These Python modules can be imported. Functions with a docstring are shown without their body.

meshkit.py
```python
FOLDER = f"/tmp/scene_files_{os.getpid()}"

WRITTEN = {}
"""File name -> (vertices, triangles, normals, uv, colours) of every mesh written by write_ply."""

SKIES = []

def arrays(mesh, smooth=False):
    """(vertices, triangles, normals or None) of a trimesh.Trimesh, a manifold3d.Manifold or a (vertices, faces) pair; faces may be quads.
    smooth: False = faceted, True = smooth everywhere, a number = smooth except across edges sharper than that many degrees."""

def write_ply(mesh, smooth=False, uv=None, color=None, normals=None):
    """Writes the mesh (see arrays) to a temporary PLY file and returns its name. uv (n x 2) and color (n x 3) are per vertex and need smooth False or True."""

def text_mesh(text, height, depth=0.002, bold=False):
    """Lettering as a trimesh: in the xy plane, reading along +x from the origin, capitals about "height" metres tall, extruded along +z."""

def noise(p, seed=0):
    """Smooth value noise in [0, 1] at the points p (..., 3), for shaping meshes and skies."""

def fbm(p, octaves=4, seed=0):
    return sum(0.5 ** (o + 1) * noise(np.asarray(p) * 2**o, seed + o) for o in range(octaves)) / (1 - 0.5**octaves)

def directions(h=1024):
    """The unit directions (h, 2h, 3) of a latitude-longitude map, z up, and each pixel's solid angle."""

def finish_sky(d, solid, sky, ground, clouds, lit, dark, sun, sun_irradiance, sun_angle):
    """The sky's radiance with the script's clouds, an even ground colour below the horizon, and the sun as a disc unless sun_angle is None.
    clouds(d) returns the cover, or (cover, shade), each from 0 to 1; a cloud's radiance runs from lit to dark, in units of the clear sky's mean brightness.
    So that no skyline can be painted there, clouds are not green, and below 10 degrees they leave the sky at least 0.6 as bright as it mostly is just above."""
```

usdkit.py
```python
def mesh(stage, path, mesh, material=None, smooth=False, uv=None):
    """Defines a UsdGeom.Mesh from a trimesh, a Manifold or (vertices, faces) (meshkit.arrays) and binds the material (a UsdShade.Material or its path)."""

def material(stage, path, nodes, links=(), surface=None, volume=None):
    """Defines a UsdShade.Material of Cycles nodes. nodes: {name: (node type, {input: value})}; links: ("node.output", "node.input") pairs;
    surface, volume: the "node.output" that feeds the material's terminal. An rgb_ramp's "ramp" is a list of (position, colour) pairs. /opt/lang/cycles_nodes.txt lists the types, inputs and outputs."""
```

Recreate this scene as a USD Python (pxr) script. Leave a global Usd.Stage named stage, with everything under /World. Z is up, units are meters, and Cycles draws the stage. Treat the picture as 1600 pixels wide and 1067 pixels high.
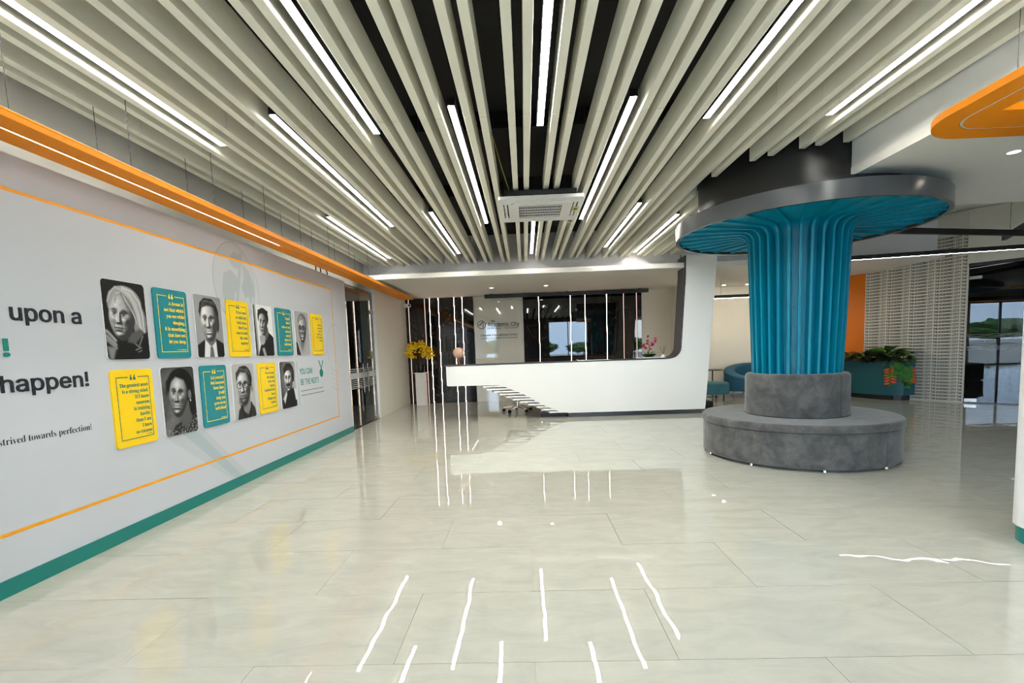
import math, glob
import numpy as np, trimesh, shapely, usdkit, meshkit
from PIL import ImageFont
from shapely.geometry import Polygon, LineString, Point
from pxr import Usd, UsdGeom, UsdLux, UsdShade, Gf, Sdf, Vt

rng = np.random.default_rng(7)
stage = Usd.Stage.CreateInMemory()
UsdGeom.SetStageUpAxis(stage, UsdGeom.Tokens.z)
UsdGeom.SetStageMetersPerUnit(stage, 1.0)
UsdGeom.Xform.Define(stage, '/World')
UsdGeom.Scope.Define(stage, '/World/Looks')

# ---------------------------------------------------------------- camera, sky, exposure
FPX, CX, CY, CAMH = 750.0, 800.0, 611.302, 1.32
ROT = (0.0859735, 0.0281755, -0.0340573)
EXPOSURE = 0.3
SKY = 12.0
LED = 44.0
STRIP = 6.0

def rodrigues(r):
    r = np.array(r); a = np.linalg.norm(r); k = r / a
    K = np.array([[0, -k[2], k[1]], [k[2], 0, -k[0]], [-k[1], k[0], 0]])
    return np.eye(3) + math.sin(a) * K + (1 - math.cos(a)) * K @ K
Rc = rodrigues(ROT) @ np.array([[1, 0, 0], [0, 0, -1], [0, 1, 0]], float)   # world -> (right, down, forward)
right, up, back = Rc[0], -Rc[1], -Rc[2]
cam = UsdGeom.Camera.Define(stage, '/World/camera')
cam.AddTransformOp().Set(Gf.Matrix4d(*right, 0, *up, 0, *back, 0, 0, 0, CAMH, 1))
HA = 36.0
cam.CreateHorizontalApertureAttr(HA); cam.CreateVerticalApertureAttr(HA * 1067 / 1600)
cam.CreateFocalLengthAttr(FPX / 1600 * HA)
cam.CreateVerticalApertureOffsetAttr((CY - 533.5) / 1600 * HA)
cam.CreateClippingRangeAttr(Gf.Vec2f(0.05, 500))
cam.CreateExposureAttr(EXPOSURE)

sky = UsdLux.DomeLight.Define(stage, '/World/sky')
usdkit.material(stage, '/World/Looks/overcast_sky', {
    'tc': ('texture_coordinate', {}), 'sep': ('separate_xyz', {}),
    'n': ('noise_texture', {'scale': 2.6, 'detail': 5.0, 'roughness': 0.55}),
    'r': ('rgb_ramp', {'ramp': [(0.0, (0.34, 0.53, 0.86)), (0.45, (0.55, 0.72, 0.98)), (0.62, (0.92, 0.96, 1.0)), (1.0, (1.0, 1.0, 1.0))]}),
    'b': ('background_shader', {'strength': SKY})},
    [('tc.generated', 'n.vector'), ('n.fac', 'r.fac'), ('r.color', 'b.color')], surface='b.background')
UsdShade.MaterialBindingAPI.Apply(sky.GetPrim()).Bind(UsdShade.Material.Get(stage, '/World/Looks/overcast_sky'))

# ---------------------------------------------------------------- materials
def lin(r, g, b):
    c = np.array([r, g, b]) / 255.0
    return tuple(float(x) for x in np.where(c <= 0.04045, c / 12.92, ((c + 0.055) / 1.055) ** 2.4))
M = {}
def mat(name, color, rough=0.5, metal=0.0, var=0.0, scale=6.0, bump=0.0, bscale=40.0, spec=0.5, **kw):
    nodes = {'p': ('principled_bsdf', {'base_color': color, 'roughness': rough, 'metallic': metal, 'specular_ior_level': spec, **kw})}
    links = []
    if var or bump:
        nodes['g'] = ('geometry', {})
    if var:
        nodes['n'] = ('noise_texture', {'scale': scale, 'detail': 4.0})
        lo = tuple(max(0, c * (1 - var)) for c in color); hi = tuple(min(1, c * (1 + var)) for c in color)
        nodes['r'] = ('rgb_ramp', {'ramp': [(0.25, lo), (0.75, hi)]})
        links += [('g.position', 'n.vector'), ('n.fac', 'r.fac'), ('r.color', 'p.base_color')]
    if bump:
        nodes['bn'] = ('noise_texture', {'scale': bscale, 'detail': 2.0})
        nodes['b'] = ('bump', {'strength': 1.0, 'distance': bump})
        links += [('g.position', 'bn.vector'), ('bn.fac', 'b.height'), ('b.normal', 'p.normal')]
    M[name] = usdkit.material(stage, '/World/Looks/' + name, nodes, links, surface='p.BSDF')
    return M[name]
def emit(name, color, s):
    M[name] = usdkit.material(stage, '/World/Looks/' + name, {'e': ('emission', {'color': color, 'strength': s})}, surface='e.emission')
def pane(name, tint, gloss=(1, 1, 1), ior=1.5, rough=0.0):
    M[name] = usdkit.material(stage, '/World/Looks/' + name, {
        't': ('transparent_bsdf', {'color': tint}), 'g': ('glossy_bsdf', {'color': gloss, 'roughness': rough}),
        'ge': ('geometry', {}), 'io': ('math', {'math_type': 'multiply_add', 'value2': 1 / ior - ior, 'value3': ior}), 'f': ('fresnel', {}), 'm': ('mix_closure', {})},
        [('ge.backfacing', 'io.value1'), ('io.value', 'f.IOR'), ('f.fac', 'm.fac'), ('t.BSDF', 'm.closure1'), ('g.BSDF', 'm.closure2')], surface='m.closure')

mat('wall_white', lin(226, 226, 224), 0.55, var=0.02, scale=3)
mat('bulkhead_white', lin(242, 240, 243), 0.6)
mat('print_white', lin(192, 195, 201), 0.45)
mat('upper_wall', lin(206, 202, 194), 0.6)
mat('cinder', lin(78, 78, 78), 0.8)
mat('desk_edge', lin(50, 54, 60), 0.35)
mat('wall_beige', lin(232, 227, 213), 0.6, var=0.02, scale=2)
mat('ceiling_white', lin(236, 233, 226), 0.7)
mat('black_paint', lin(20, 20, 22), 0.65, var=0.25, scale=5)
mat('black_gloss', lin(24, 25, 28), 0.35)
mat('baffle_paint', lin(240, 237, 220), 0.5, var=0.02, scale=4)
mat('teal_paint', lin(0, 116, 108), 0.4)
mat('teal_gloss', lin(0, 132, 160), 0.32, bump=0.0003, bscale=14, spec=0.35)
mat('orange_paint', lin(240, 142, 0), 0.5, spec=0.25)
mat('orange_wall_paint', lin(236, 122, 12), 0.5)
mat('grey_laminate', lin(70, 74, 79), 0.24, bump=0.0005, bscale=6)
mat('steel', lin(190, 182, 174), 0.2, 1.0)
mat('dark_steel', lin(90, 88, 86), 0.3, 1.0)
mat('white_plastic', lin(228, 228, 226), 0.35)
mat('desk_white', lin(246, 246, 243), 0.3)
mat('gloss_white', lin(226, 222, 210), 0.03, spec=0.9)
mat('black_plastic', lin(16, 16, 17), 0.4)
mat('rubber', lin(14, 14, 14), 0.7)
mat('graphite', lin(46, 48, 51), 0.4)
mat('yellow_panel', lin(247, 205, 0), 0.35)
mat('teal_panel', lin(0, 128, 138), 0.35)
mat('yellow_ink', lin(252, 206, 20), 0.4)
mat('green_ink', lin(40, 112, 92), 0.4)
mat('orange_ink', lin(240, 160, 20), 0.4)
mat('teal_ink', lin(0, 128, 116), 0.4)
mat('black_ink', lin(22, 24, 34), 0.4)
mat('dark_ink', lin(42, 39, 36), 0.5)
mat('grey_ink', lin(166, 174, 178), 0.45)
mat('pale_ink', lin(183, 188, 192), 0.45)
mat('blue_pale_ink', lin(166, 180, 186), 0.45)
mat('pot_white', lin(232, 229, 226), 0.35)
mat('pot_black', lin(18, 16, 16), 0.25)
mat('globe_paper', lin(205, 168, 148), 0.45, var=0.12, scale=14)
mat('copper', lin(196, 120, 92), 0.3, 1.0)
mat('bark', lin(92, 62, 36), 0.8, var=0.3, scale=20)
mat('flower_yellow', lin(255, 205, 8), 0.6, var=0.18, scale=30)
mat('flower_pink', lin(176, 24, 78), 0.5, var=0.25, scale=40)
mat('flower_orange', lin(240, 84, 22), 0.5, var=0.25, scale=30)
mat('leaf_green', lin(86, 128, 40), 0.4, var=0.35, scale=14)
mat('leaf_dark', lin(60, 66, 46), 0.4, var=0.4, scale=12)
mat('leaf_red', lin(150, 92, 48), 0.4, var=0.4, scale=10)
mat('leaf_vine', lin(58, 128, 34), 0.5, var=0.35, scale=16)
mat('planter_teal', lin(22, 84, 92), 0.4)
mat('sofa_teal', lin(30, 84, 108), 0.7, var=0.12, scale=5)
mat('pouf_teal', lin(62, 116, 128), 0.75, var=0.15, scale=7)
mat('chrome', lin(230, 230, 230), 0.06, 1.0)
mat('concrete', lin(150, 150, 146), 0.8, var=0.1, scale=1)
mat('paving', lin(138, 138, 134), 0.8, var=0.15, scale=0.4)
mat('foliage', lin(58, 92, 40), 0.8, var=0.45, scale=0.9)
mat('corridor_paint', lin(112, 118, 124), 0.7)
mat('frost', lin(170, 176, 174), 0.6)
mat('sticker_yellow', lin(214, 208, 70), 0.5)
mat('wire_grey', lin(70, 70, 70), 0.5)
mat('cable_white', lin(225, 225, 220), 0.5)
mat('cable_yellow', lin(190, 180, 60), 0.5)
mat('grout', lin(158, 150, 134), 0.8)
emit('led_white', (1.0, 0.98, 0.9), LED)
emit('led_line', (1.0, 0.93, 0.85), 14)
emit('led_lounge', (1.0, 0.98, 0.95), 6)
emit('led_sofa', (1.0, 0.88, 0.68), 85)
emit('strip_warm', (1.0, 0.74, 0.58), STRIP)
emit('strip_dim', (1.0, 0.72, 0.62), STRIP * 0.12)
emit('downlight', (1.0, 0.9, 0.75), 45)
pane('clear_glass', (0.93, 0.95, 0.94))
pane('dark_glass', (0.2, 0.22, 0.22), ior=1.48)
pane('door_glass', (0.62, 0.65, 0.65), ior=1.5)
# suede: mottled grey, sheen
M['suede'] = usdkit.material(stage, '/World/Looks/suede', {
    'g': ('geometry', {}), 'n': ('noise_texture', {'scale': 6.5, 'detail': 9.0, 'roughness': 0.68, 'distortion': 0.3}),
    'n2': ('noise_texture', {'scale': 90.0, 'detail': 2.0}),
    'r': ('rgb_ramp', {'ramp': [(0.32, lin(62, 62, 63)), (0.5, lin(82, 82, 82)), (0.68, lin(102, 101, 99))]}),
    'b': ('bump', {'distance': 0.0006}), 'p': ('principled_bsdf', {'roughness': 0.85, 'sheen_weight': 0.35, 'sheen_roughness': 0.4})},
    [('g.position', 'n.vector'), ('g.position', 'n2.vector'), ('n.fac', 'r.fac'), ('r.color', 'p.base_color'), ('n2.fac', 'b.height'), ('b.normal', 'p.normal')], surface='p.BSDF')
# floor tile: polished grey-beige stone with drifting veins, shifted per tile
M['tile'] = usdkit.material(stage, '/World/Looks/tile', {
    'g': ('geometry', {}), 'oi': ('object_info', {}), 'sh': ('vector_math', {'math_type': 'scale', 'vector1': (37.0, 91.0, 13.0)}),
    'ad': ('vector_math', {'math_type': 'add'}),
    'mp': ('mapping', {'scale': (1.0, 2.6, 1.0)}),
    'n': ('noise_texture', {'scale': 2.8, 'detail': 9.0, 'roughness': 0.68, 'distortion': 0.8}),
    'v': ('noise_texture', {'type': 'ridged_multifractal', 'scale': 1.7, 'detail': 5.0, 'roughness': 0.5, 'distortion': 1.2}),
    'r': ('rgb_ramp', {'ramp': [(0.28, lin(168, 168, 159)), (0.5, lin(178, 177, 166)), (0.72, lin(186, 184, 173))]}),
    'rv': ('rgb_ramp', {'ramp': [(0.6, (0, 0, 0)), (1.0, (0.35, 0.35, 0.35))]}),
    'mx': ('mix_color', {'b': lin(218, 216, 206)}),
    'bn': ('noise_texture', {'scale': 4.5, 'detail': 1.0}), 'b': ('bump', {'distance': 0.0008, 'strength': 1.0}),
    'p': ('principled_bsdf', {'roughness': 0.01, 'ior': 1.6})},
    [('oi.random', 'sh.scale'), ('g.position', 'ad.vector1'), ('sh.vector', 'ad.vector2'), ('ad.vector', 'mp.vector'), ('mp.vector', 'n.vector'), ('mp.vector', 'v.vector'),
     ('n.fac', 'r.fac'), ('v.fac', 'rv.fac'), ('rv.color', 'mx.fac'), ('r.color', 'mx.a'), ('mx.result', 'p.base_color'),
     ('ad.vector', 'bn.vector'), ('bn.fac', 'b.height'), ('b.normal', 'p.normal')], surface='p.BSDF')
# dark marble panel with golden-brown flecks
M['marble'] = usdkit.material(stage, '/World/Looks/marble', {
    'g': ('geometry', {}), 'n': ('noise_texture', {'scale': 3.0, 'detail': 9.0, 'roughness': 0.7, 'distortion': 2.0}),
    'r': ('rgb_ramp', {'ramp': [(0.3, lin(8, 8, 8)), (0.52, lin(20, 18, 17)), (0.6, lin(40, 33, 27)), (0.72, lin(92, 72, 54))]}),
    'p': ('principled_bsdf', {'roughness': 0.02, 'specular_ior_level': 0.7})},
    [('g.position', 'n.vector'), ('n.fac', 'r.fac'), ('r.color', 'p.base_color')], surface='p.BSDF')
M['photo_print'] = usdkit.material(stage, '/World/Looks/photo_print', {
    'a': ('attribute', {'attribute': 'print_tone'}), 'p': ('principled_bsdf', {'roughness': 0.5, 'specular_ior_level': 0.15})},
    [('a.color', 'p.base_color')], surface='p.BSDF')

# ---------------------------------------------------------------- object helpers
USED = {}
LOC = {}
def numbered(parent, name):
    k = (parent, name); n = USED.get(k, 0); USED[k] = n + 1
    return f'{parent}/{name}' + (f'_{n:03d}' if n else '')
def tags(prim, label=None, cat=None, group=None, kind=None):
    for k, v in (('label', label), ('category', cat), ('group', group), ('kind', kind)):
        if v: prim.SetCustomDataByKey(k, v)
def thing(name, label, cat, loc=(0, 0, 0), group=None, kind=None):
    path = numbered('/World', name)
    x = UsdGeom.Xform.Define(stage, path); x.AddTranslateOp().Set(Gf.Vec3d(*map(float, loc)))
    LOC[path] = np.array(loc, float)
    tags(x.GetPrim(), label, cat, group, kind)
    return path
def part(parent, name, mesh, m, smooth=False, label=None, kind=None):
    path = numbered(parent, name)
    v, f, n = meshkit.arrays(mesh, smooth)
    root = '/'.join(parent.split('/')[:3])
    mm = trimesh.Trimesh(v - LOC[root], f, process=False)
    g = UsdGeom.Mesh.Define(stage, path)
    g.CreatePointsAttr(Vt.Vec3fArray.FromNumpy(mm.vertices.astype(np.float32)))
    g.CreateFaceVertexCountsAttr(Vt.IntArray.FromNumpy(np.full(len(f), 3, np.int32)))
    g.CreateFaceVertexIndicesAttr(Vt.IntArray.FromNumpy(f.astype(np.int32).ravel()))
    g.CreateSubdivisionSchemeAttr('none')
    if n is not None:
        g.CreateNormalsAttr(Vt.Vec3fArray.FromNumpy(n.astype(np.float32))); g.SetNormalsInterpolation('vertex')
    UsdShade.MaterialBindingAPI.Apply(g.GetPrim()).Bind(M[m])
    tags(g.GetPrim(), label, None, None, kind)
    return path
def solo(name, mesh, m, label, cat, group=None, kind=None, smooth=False):
    path = numbered('/World', name); LOC[path] = np.zeros(3)
    v, f, n = meshkit.arrays(mesh, smooth)
    usdkit.mesh(stage, path, mesh, M[m], smooth)
    tags(stage.GetPrimAtPath(path), label, cat, group, kind)
    return path
def struct(name, mesh, m, label, cat, smooth=False):
    return solo(name, mesh, m, label, cat, kind='structure', smooth=smooth)

cat_ = trimesh.util.concatenate
def box(x0, x1, y0, y1, z0, z1):
    b = trimesh.creation.box((x1 - x0, y1 - y0, z1 - z0)); b.apply_translation(((x0 + x1) / 2, (y0 + y1) / 2, (z0 + z1) / 2)); return b
def bev(x0, x1, y0, y1, z0, z1, r=0.004):
    p = []
    for sx in (0, 1):
        for sy in (0, 1):
            for sz in (0, 1):
                c = np.array([(x0, x1)[sx], (y0, y1)[sy], (z0, z1)[sz]], float); d = np.array([(r, -r)[sx], (r, -r)[sy], (r, -r)[sz]])
                for k in range(3):
                    q = c + d; q[k] = c[k]; p.append(q)
    return trimesh.Trimesh(p, []).convex_hull
def frame(mesh, o, ax, ay, az):
    T = np.eye(4); T[:3, 0], T[:3, 1], T[:3, 2], T[:3, 3] = ax, ay, az, o
    m = mesh.copy(); m.apply_transform(T); return m
def cyl(p, q, r, n=10):
    return trimesh.creation.cylinder(radius=r, segment=[p, q], sections=n)
def lathe(profile, c=(0, 0, 0), n=48, a0=0.0, a1=2 * math.pi, caps=True):
    """profile: closed list of (r, z) for partial sweeps, open for full revolve"""
    pr = np.array(profile, float)
    full = abs(a1 - a0) > 2 * math.pi - 1e-6
    k = n if full else n + 1
    ang = a0 + (a1 - a0) * np.arange(k) / n
    V = np.stack([np.outer(np.cos(ang), pr[:, 0]) + c[0], np.outer(np.sin(ang), pr[:, 0]) + c[1], np.tile(pr[:, 1], (k, 1)) + c[2]], -1)
    m = len(pr); F = []
    closed = not full
    for i in range(n):
        j = (i + 1) % k
        for a in range(m if closed else m - 1):
            b = (a + 1) % m
            F += [[i * m + a, j * m + a, j * m + b], [i * m + a, j * m + b, i * m + b]]
    V = V.reshape(-1, 3)
    if not full and caps:
        t, f = trimesh.creation.triangulate_polygon(Polygon(pr), engine='earcut')
        for e, flip in ((0, False), (n, True)):
            base = len(V)
            V = np.vstack([V, np.stack([np.cos(ang[e]) * t[:, 0] + c[0], np.sin(ang[e]) * t[:, 0] + c[1], t[:, 1] + c[2]], -1)])
            F += [[base + x for x in (tri[::-1] if flip else tri)] for tri in f]
    o = trimesh.Trimesh(V, F, process=False)
    o.merge_vertices(); o.update_faces(o.nondegenerate_faces()); o.fix_normals()
    return o
def tube(pts, r, n=8):
    p = np.asarray(pts, float)
    t = np.gradient(p, axis=0); t /= np.linalg.norm(t, axis=1, keepdims=True)
    a = np.cross(t, np.where(np.abs(t[:, 2:]) < 0.9, [0, 0, 1.0], [1.0, 0, 0])); a /= np.linalg.norm(a, axis=1, keepdims=True)
    b = np.cross(t, a); g = np.arange(n) * 2 * np.pi / n
    rr = np.broadcast_to(r, (len(p),))[:, None, None]
    v = (p[:, None] + rr * (np.cos(g)[None, :, None] * a[:, None] + np.sin(g)[None, :, None] * b[:, None])).reshape(-1, 3)
    F = []
    for i in range(len(p) - 1):
        for j in range(n):
            k = (j + 1) % n
            F += [[i * n + j, (i + 1) * n + k, i * n + k], [i * n + j, (i + 1) * n + j, (i + 1) * n + k]]
    F += [[0, j, j + 1] for j in range(1, n - 1)]; e = (len(p) - 1) * n
    F += [[e, e + j + 1, e + j] for j in range(1, n - 1)]
    return trimesh.Trimesh(v, F, process=False)
def extr(poly, h):
    gs = getattr(poly, 'geoms', [poly])
    return cat_([trimesh.creation.extrude_polygon(g, h, engine='earcut') for g in gs if g.area > 1e-9])
def flat(poly):
    V, F, n = [], [], 0
    for g in getattr(poly, 'geoms', [poly]):
        if g.geom_type != 'Polygon' or g.area < 1e-10: continue
        t, f = trimesh.creation.triangulate_polygon(g, engine='earcut')
        V.append(np.column_stack([t, np.zeros(len(t))])); F.append(np.asarray(f) + n); n += len(t)
    m = trimesh.Trimesh(np.vstack(V), np.vstack(F), process=False)
    if m.face_normals[:, 2].mean() < 0: m.invert()
    return m
def rrect(w, h, r, x=0, y=0):
    return shapely.box(x + r, y + r, x + w - r, y + h - r).buffer(r, quad_segs=5)

FONT = {}
def font(kind, px):
    if (kind, px) not in FONT:
        FONT[kind, px] = ImageFont.truetype(glob.glob('/opt/blender-*/*/datafiles/fonts/' + kind)[0], px)
    return FONT[kind, px]
def serif(s):
    return ''.join(chr(0x1D400 + ord(c) - 65) if 'A' <= c <= 'Z' else chr(0x1D41A + ord(c) - 97) if 'a' <= c <= 'z' else c for c in s)
SHAPES = {}
def text_shape(s, height, kind='Inter.woff2', px=48, bold=0.0, squeeze=1.0, simp=0.5):
    """Lettering as a shapely shape, baseline at y=0, left at x=0, capitals 'height' tall; bold in units of the capital height."""
    key = (s, kind, px)
    if key not in SHAPES:
        core, off = font(kind, px).getmask2(s, 'L', anchor='ls')
        w, h = core.size
        a = np.array(core, dtype=np.uint8).reshape(h, w)
        on = np.pad(a > 110, ((0, 0), (1, 1))).astype(np.int8)
        rows, st = np.nonzero(np.diff(on, axis=1) == 1); en = np.nonzero(np.diff(on, axis=1) == -1)[1]
        sh = shapely.union_all(shapely.box(st + off[0], -(rows + off[1]) - 1, en + off[0], -(rows + off[1])))
        SHAPES[key] = sh.buffer(0.5).buffer(-0.5).simplify(simp)
    cap = px * (0.727 if kind.startswith('Inter') else 0.7)
    k = height / cap
    sh = shapely.affinity.scale(SHAPES[key], k * squeeze, k, origin=(0, 0))
    return sh.buffer(bold * height) if bold else sh
import shapely.affinity as aff
def place_line(s, height, x_right=None, x_left=None, y=0.0, **kw):
    sh = text_shape(s, height, **kw)
    dx = (x_right - sh.bounds[2]) if x_right is not None else (x_left - sh.bounds[0])
    return aff.translate(sh, dx, y)
EX, EY, EZ = np.eye(3)
XL = -3.035                                   # face of the printed left wall
def onleft(mesh, y0=0.0, z0=0.0, off=0.0):    # local x -> +Y, local y -> +Z, local z -> +X
    return frame(mesh, (XL + off, y0, z0), EY, EZ, EX)

# ---------------------------------------------------------------- floor
fl = thing('floor', 'polished grey beige stone floor laid in long staggered tiles', 'floor', kind='structure')
part(fl, 'screed', box(-3.3, 11.0, -3.4, 12.6, -0.15, -0.0045), 'grout')
tiles = []
fwd = -back
for r_ in range(-9, 18):
    y0 = 1.93 + 0.6 * r_
    for c_ in range(-4, 11):
        x0 = (-0.605 if r_ % 2 == 0 else 0.0) + 1.21 * c_
        a, b = max(x0, -3.2), min(x0 + 1.21, 11.0)
        if b - a < 0.02 or y0 + 0.6 < -3.4: continue
        d = np.array([(a + b) / 2, y0 + 0.3, 0]) - np.array([0, 0, CAMH])
        u, v, w = Rc @ d
        vis = w > 0.3 and abs(u / w * FPX + CX - 800) < 900 and v / w * FPX + CY < 1200
        tiles.append((0 if vis else 1, np.linalg.norm(d), a, b, y0, min(y0 + 0.6, 12.6)))
tiles.sort()
rest = []
for i, (hid, dist, a, b, y0, y1) in enumerate(tiles):
    t = box(a + 0.001, b - 0.001, y0 + 0.001, y1 - 0.001, -0.004, 0.0)
    tx, ty = rng.normal(0, 0.0013, 2) * min(1.0, 3.0 / dist)
    cxy = t.vertices[:, :2].mean(0); o = t.vertices.copy(); topv = o[:, 2] > -0.002
    o[topv, 2] += ((o[topv, 0] - cxy[0]) * tx + (o[topv, 1] - cxy[1]) * ty) * (1 if not hid else 0)
    t.vertices = o
    if not hid and i < 296: part(fl, 'tile', t, 'tile')
    else: rest.append(t)
if rest: part(fl, 'far_tiles', cat_(rest), 'tile', kind='stuff')

# ---------------------------------------------------------------- shell
CXY = np.array([3.16, 5.708])
YW = 12.55; ZS = 2.74; YS = 9.18; ZT = 3.65; ZR = 2.80; XR = 3.05
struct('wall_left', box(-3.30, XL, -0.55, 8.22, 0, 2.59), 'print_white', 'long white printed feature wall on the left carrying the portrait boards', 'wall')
struct('baseboard_left', box(XL, XL + 0.008, -0.55, 8.22, 0, 0.1), 'teal_paint', 'flat teal skirting band along the foot of the printed wall', 'skirting')
struct('wall_left_upper', box(-3.36, -3.25, -3.2, YW, 2.59, 3.7), 'upper_wall', 'pale wall set back above the printed wall behind the orange beam', 'wall')
struct('wall_left_far', box(-3.36, -3.06, 9.9, YW, 0, 2.72), 'wall_beige', 'short cream wall between the glass door and the dark marble wall', 'wall')
struct('wall_back', box(-3.4, 9.0, YW, YW + 0.12, 0, 3.7), 'wall_beige', 'cream back wall behind the reception and the lounge', 'wall')
struct('ceiling', box(-3.36, XR + 0.02, -3.2, 10.0, ZT, ZT + 0.12), 'black_paint', 'black painted slab above the hanging baffles', 'ceiling')
struct('ceiling_far_right', box(XR + 0.02, 11.0, 5.8, 10.0, ZT, ZT + 0.12), 'ceiling_white', 'pale high ceiling beyond the grey soffit at the right', 'ceiling')
struct('trim_1', box(-3.25, 7.75, YS, YW, ZS, ZS + 0.09), 'ceiling_white', 'low white soffit over the reception with a bright front edge', 'soffit')
struct('wall_bulkhead', box(-3.25, 9.0, 9.9, 10.0, ZS + 0.08, 3.7), 'bulkhead_white', 'lilac white bulkhead wall where the baffles end', 'wall')
struct('trim_2', extr(shapely.box(XR, -3.2, 11.0, 5.8).difference(Point(3.16, 5.708).buffer(1.06, quad_segs=24)), 0.08).apply_translation((0, 0, ZR)), 'ceiling_white', 'flat white soffit on the right above the orange ring', 'soffit')
struct('trim_3', box(XR, XR + 0.08, -3.2, 4.648, ZR + 0.08, ZT), 'wall_white', 'white side face of the right soffit beside the last baffles', 'fascia')
struct('trim_4', box(4.22, 11.0, 5.72, 5.8, ZR + 0.08, ZT), 'wall_white', 'white rear face of the right soffit facing the lounge', 'fascia')
struct('trim_5', trimesh.creation.cylinder(radius=1.06, height=0.9, sections=72, transform=trimesh.transformations.translation_matrix((*CXY, 3.2))), 'black_gloss',
       'round black bulkhead drum above the teal column canopy', 'bulkhead', smooth=40)
struct('ceiling_roof', cat_([box(-3.36, 14.0, -3.4, 10.0, ZT + 0.13, ZT + 0.25), box(-3.4, 14.0, 10.0, 13.5, ZT + 0.13, ZT + 0.25)]), 'ceiling_white', 'roof slab over the whole hall', 'roof')  # added above the ceilings, out of view, stops sky light leaking in
# black beams and services under the slab
for i, y in enumerate((1.6, 3.1, 4.9, 6.9)):
    struct('trim', box(-3.2, 2.05 if 4.5 < y < 7 else XR, y, y + 0.22, ZT - 0.16, ZT), 'black_paint', ['nearest', 'second', 'third', 'farthest'][i] + ' black cross beam under the slab above the baffles', 'beam')

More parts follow.
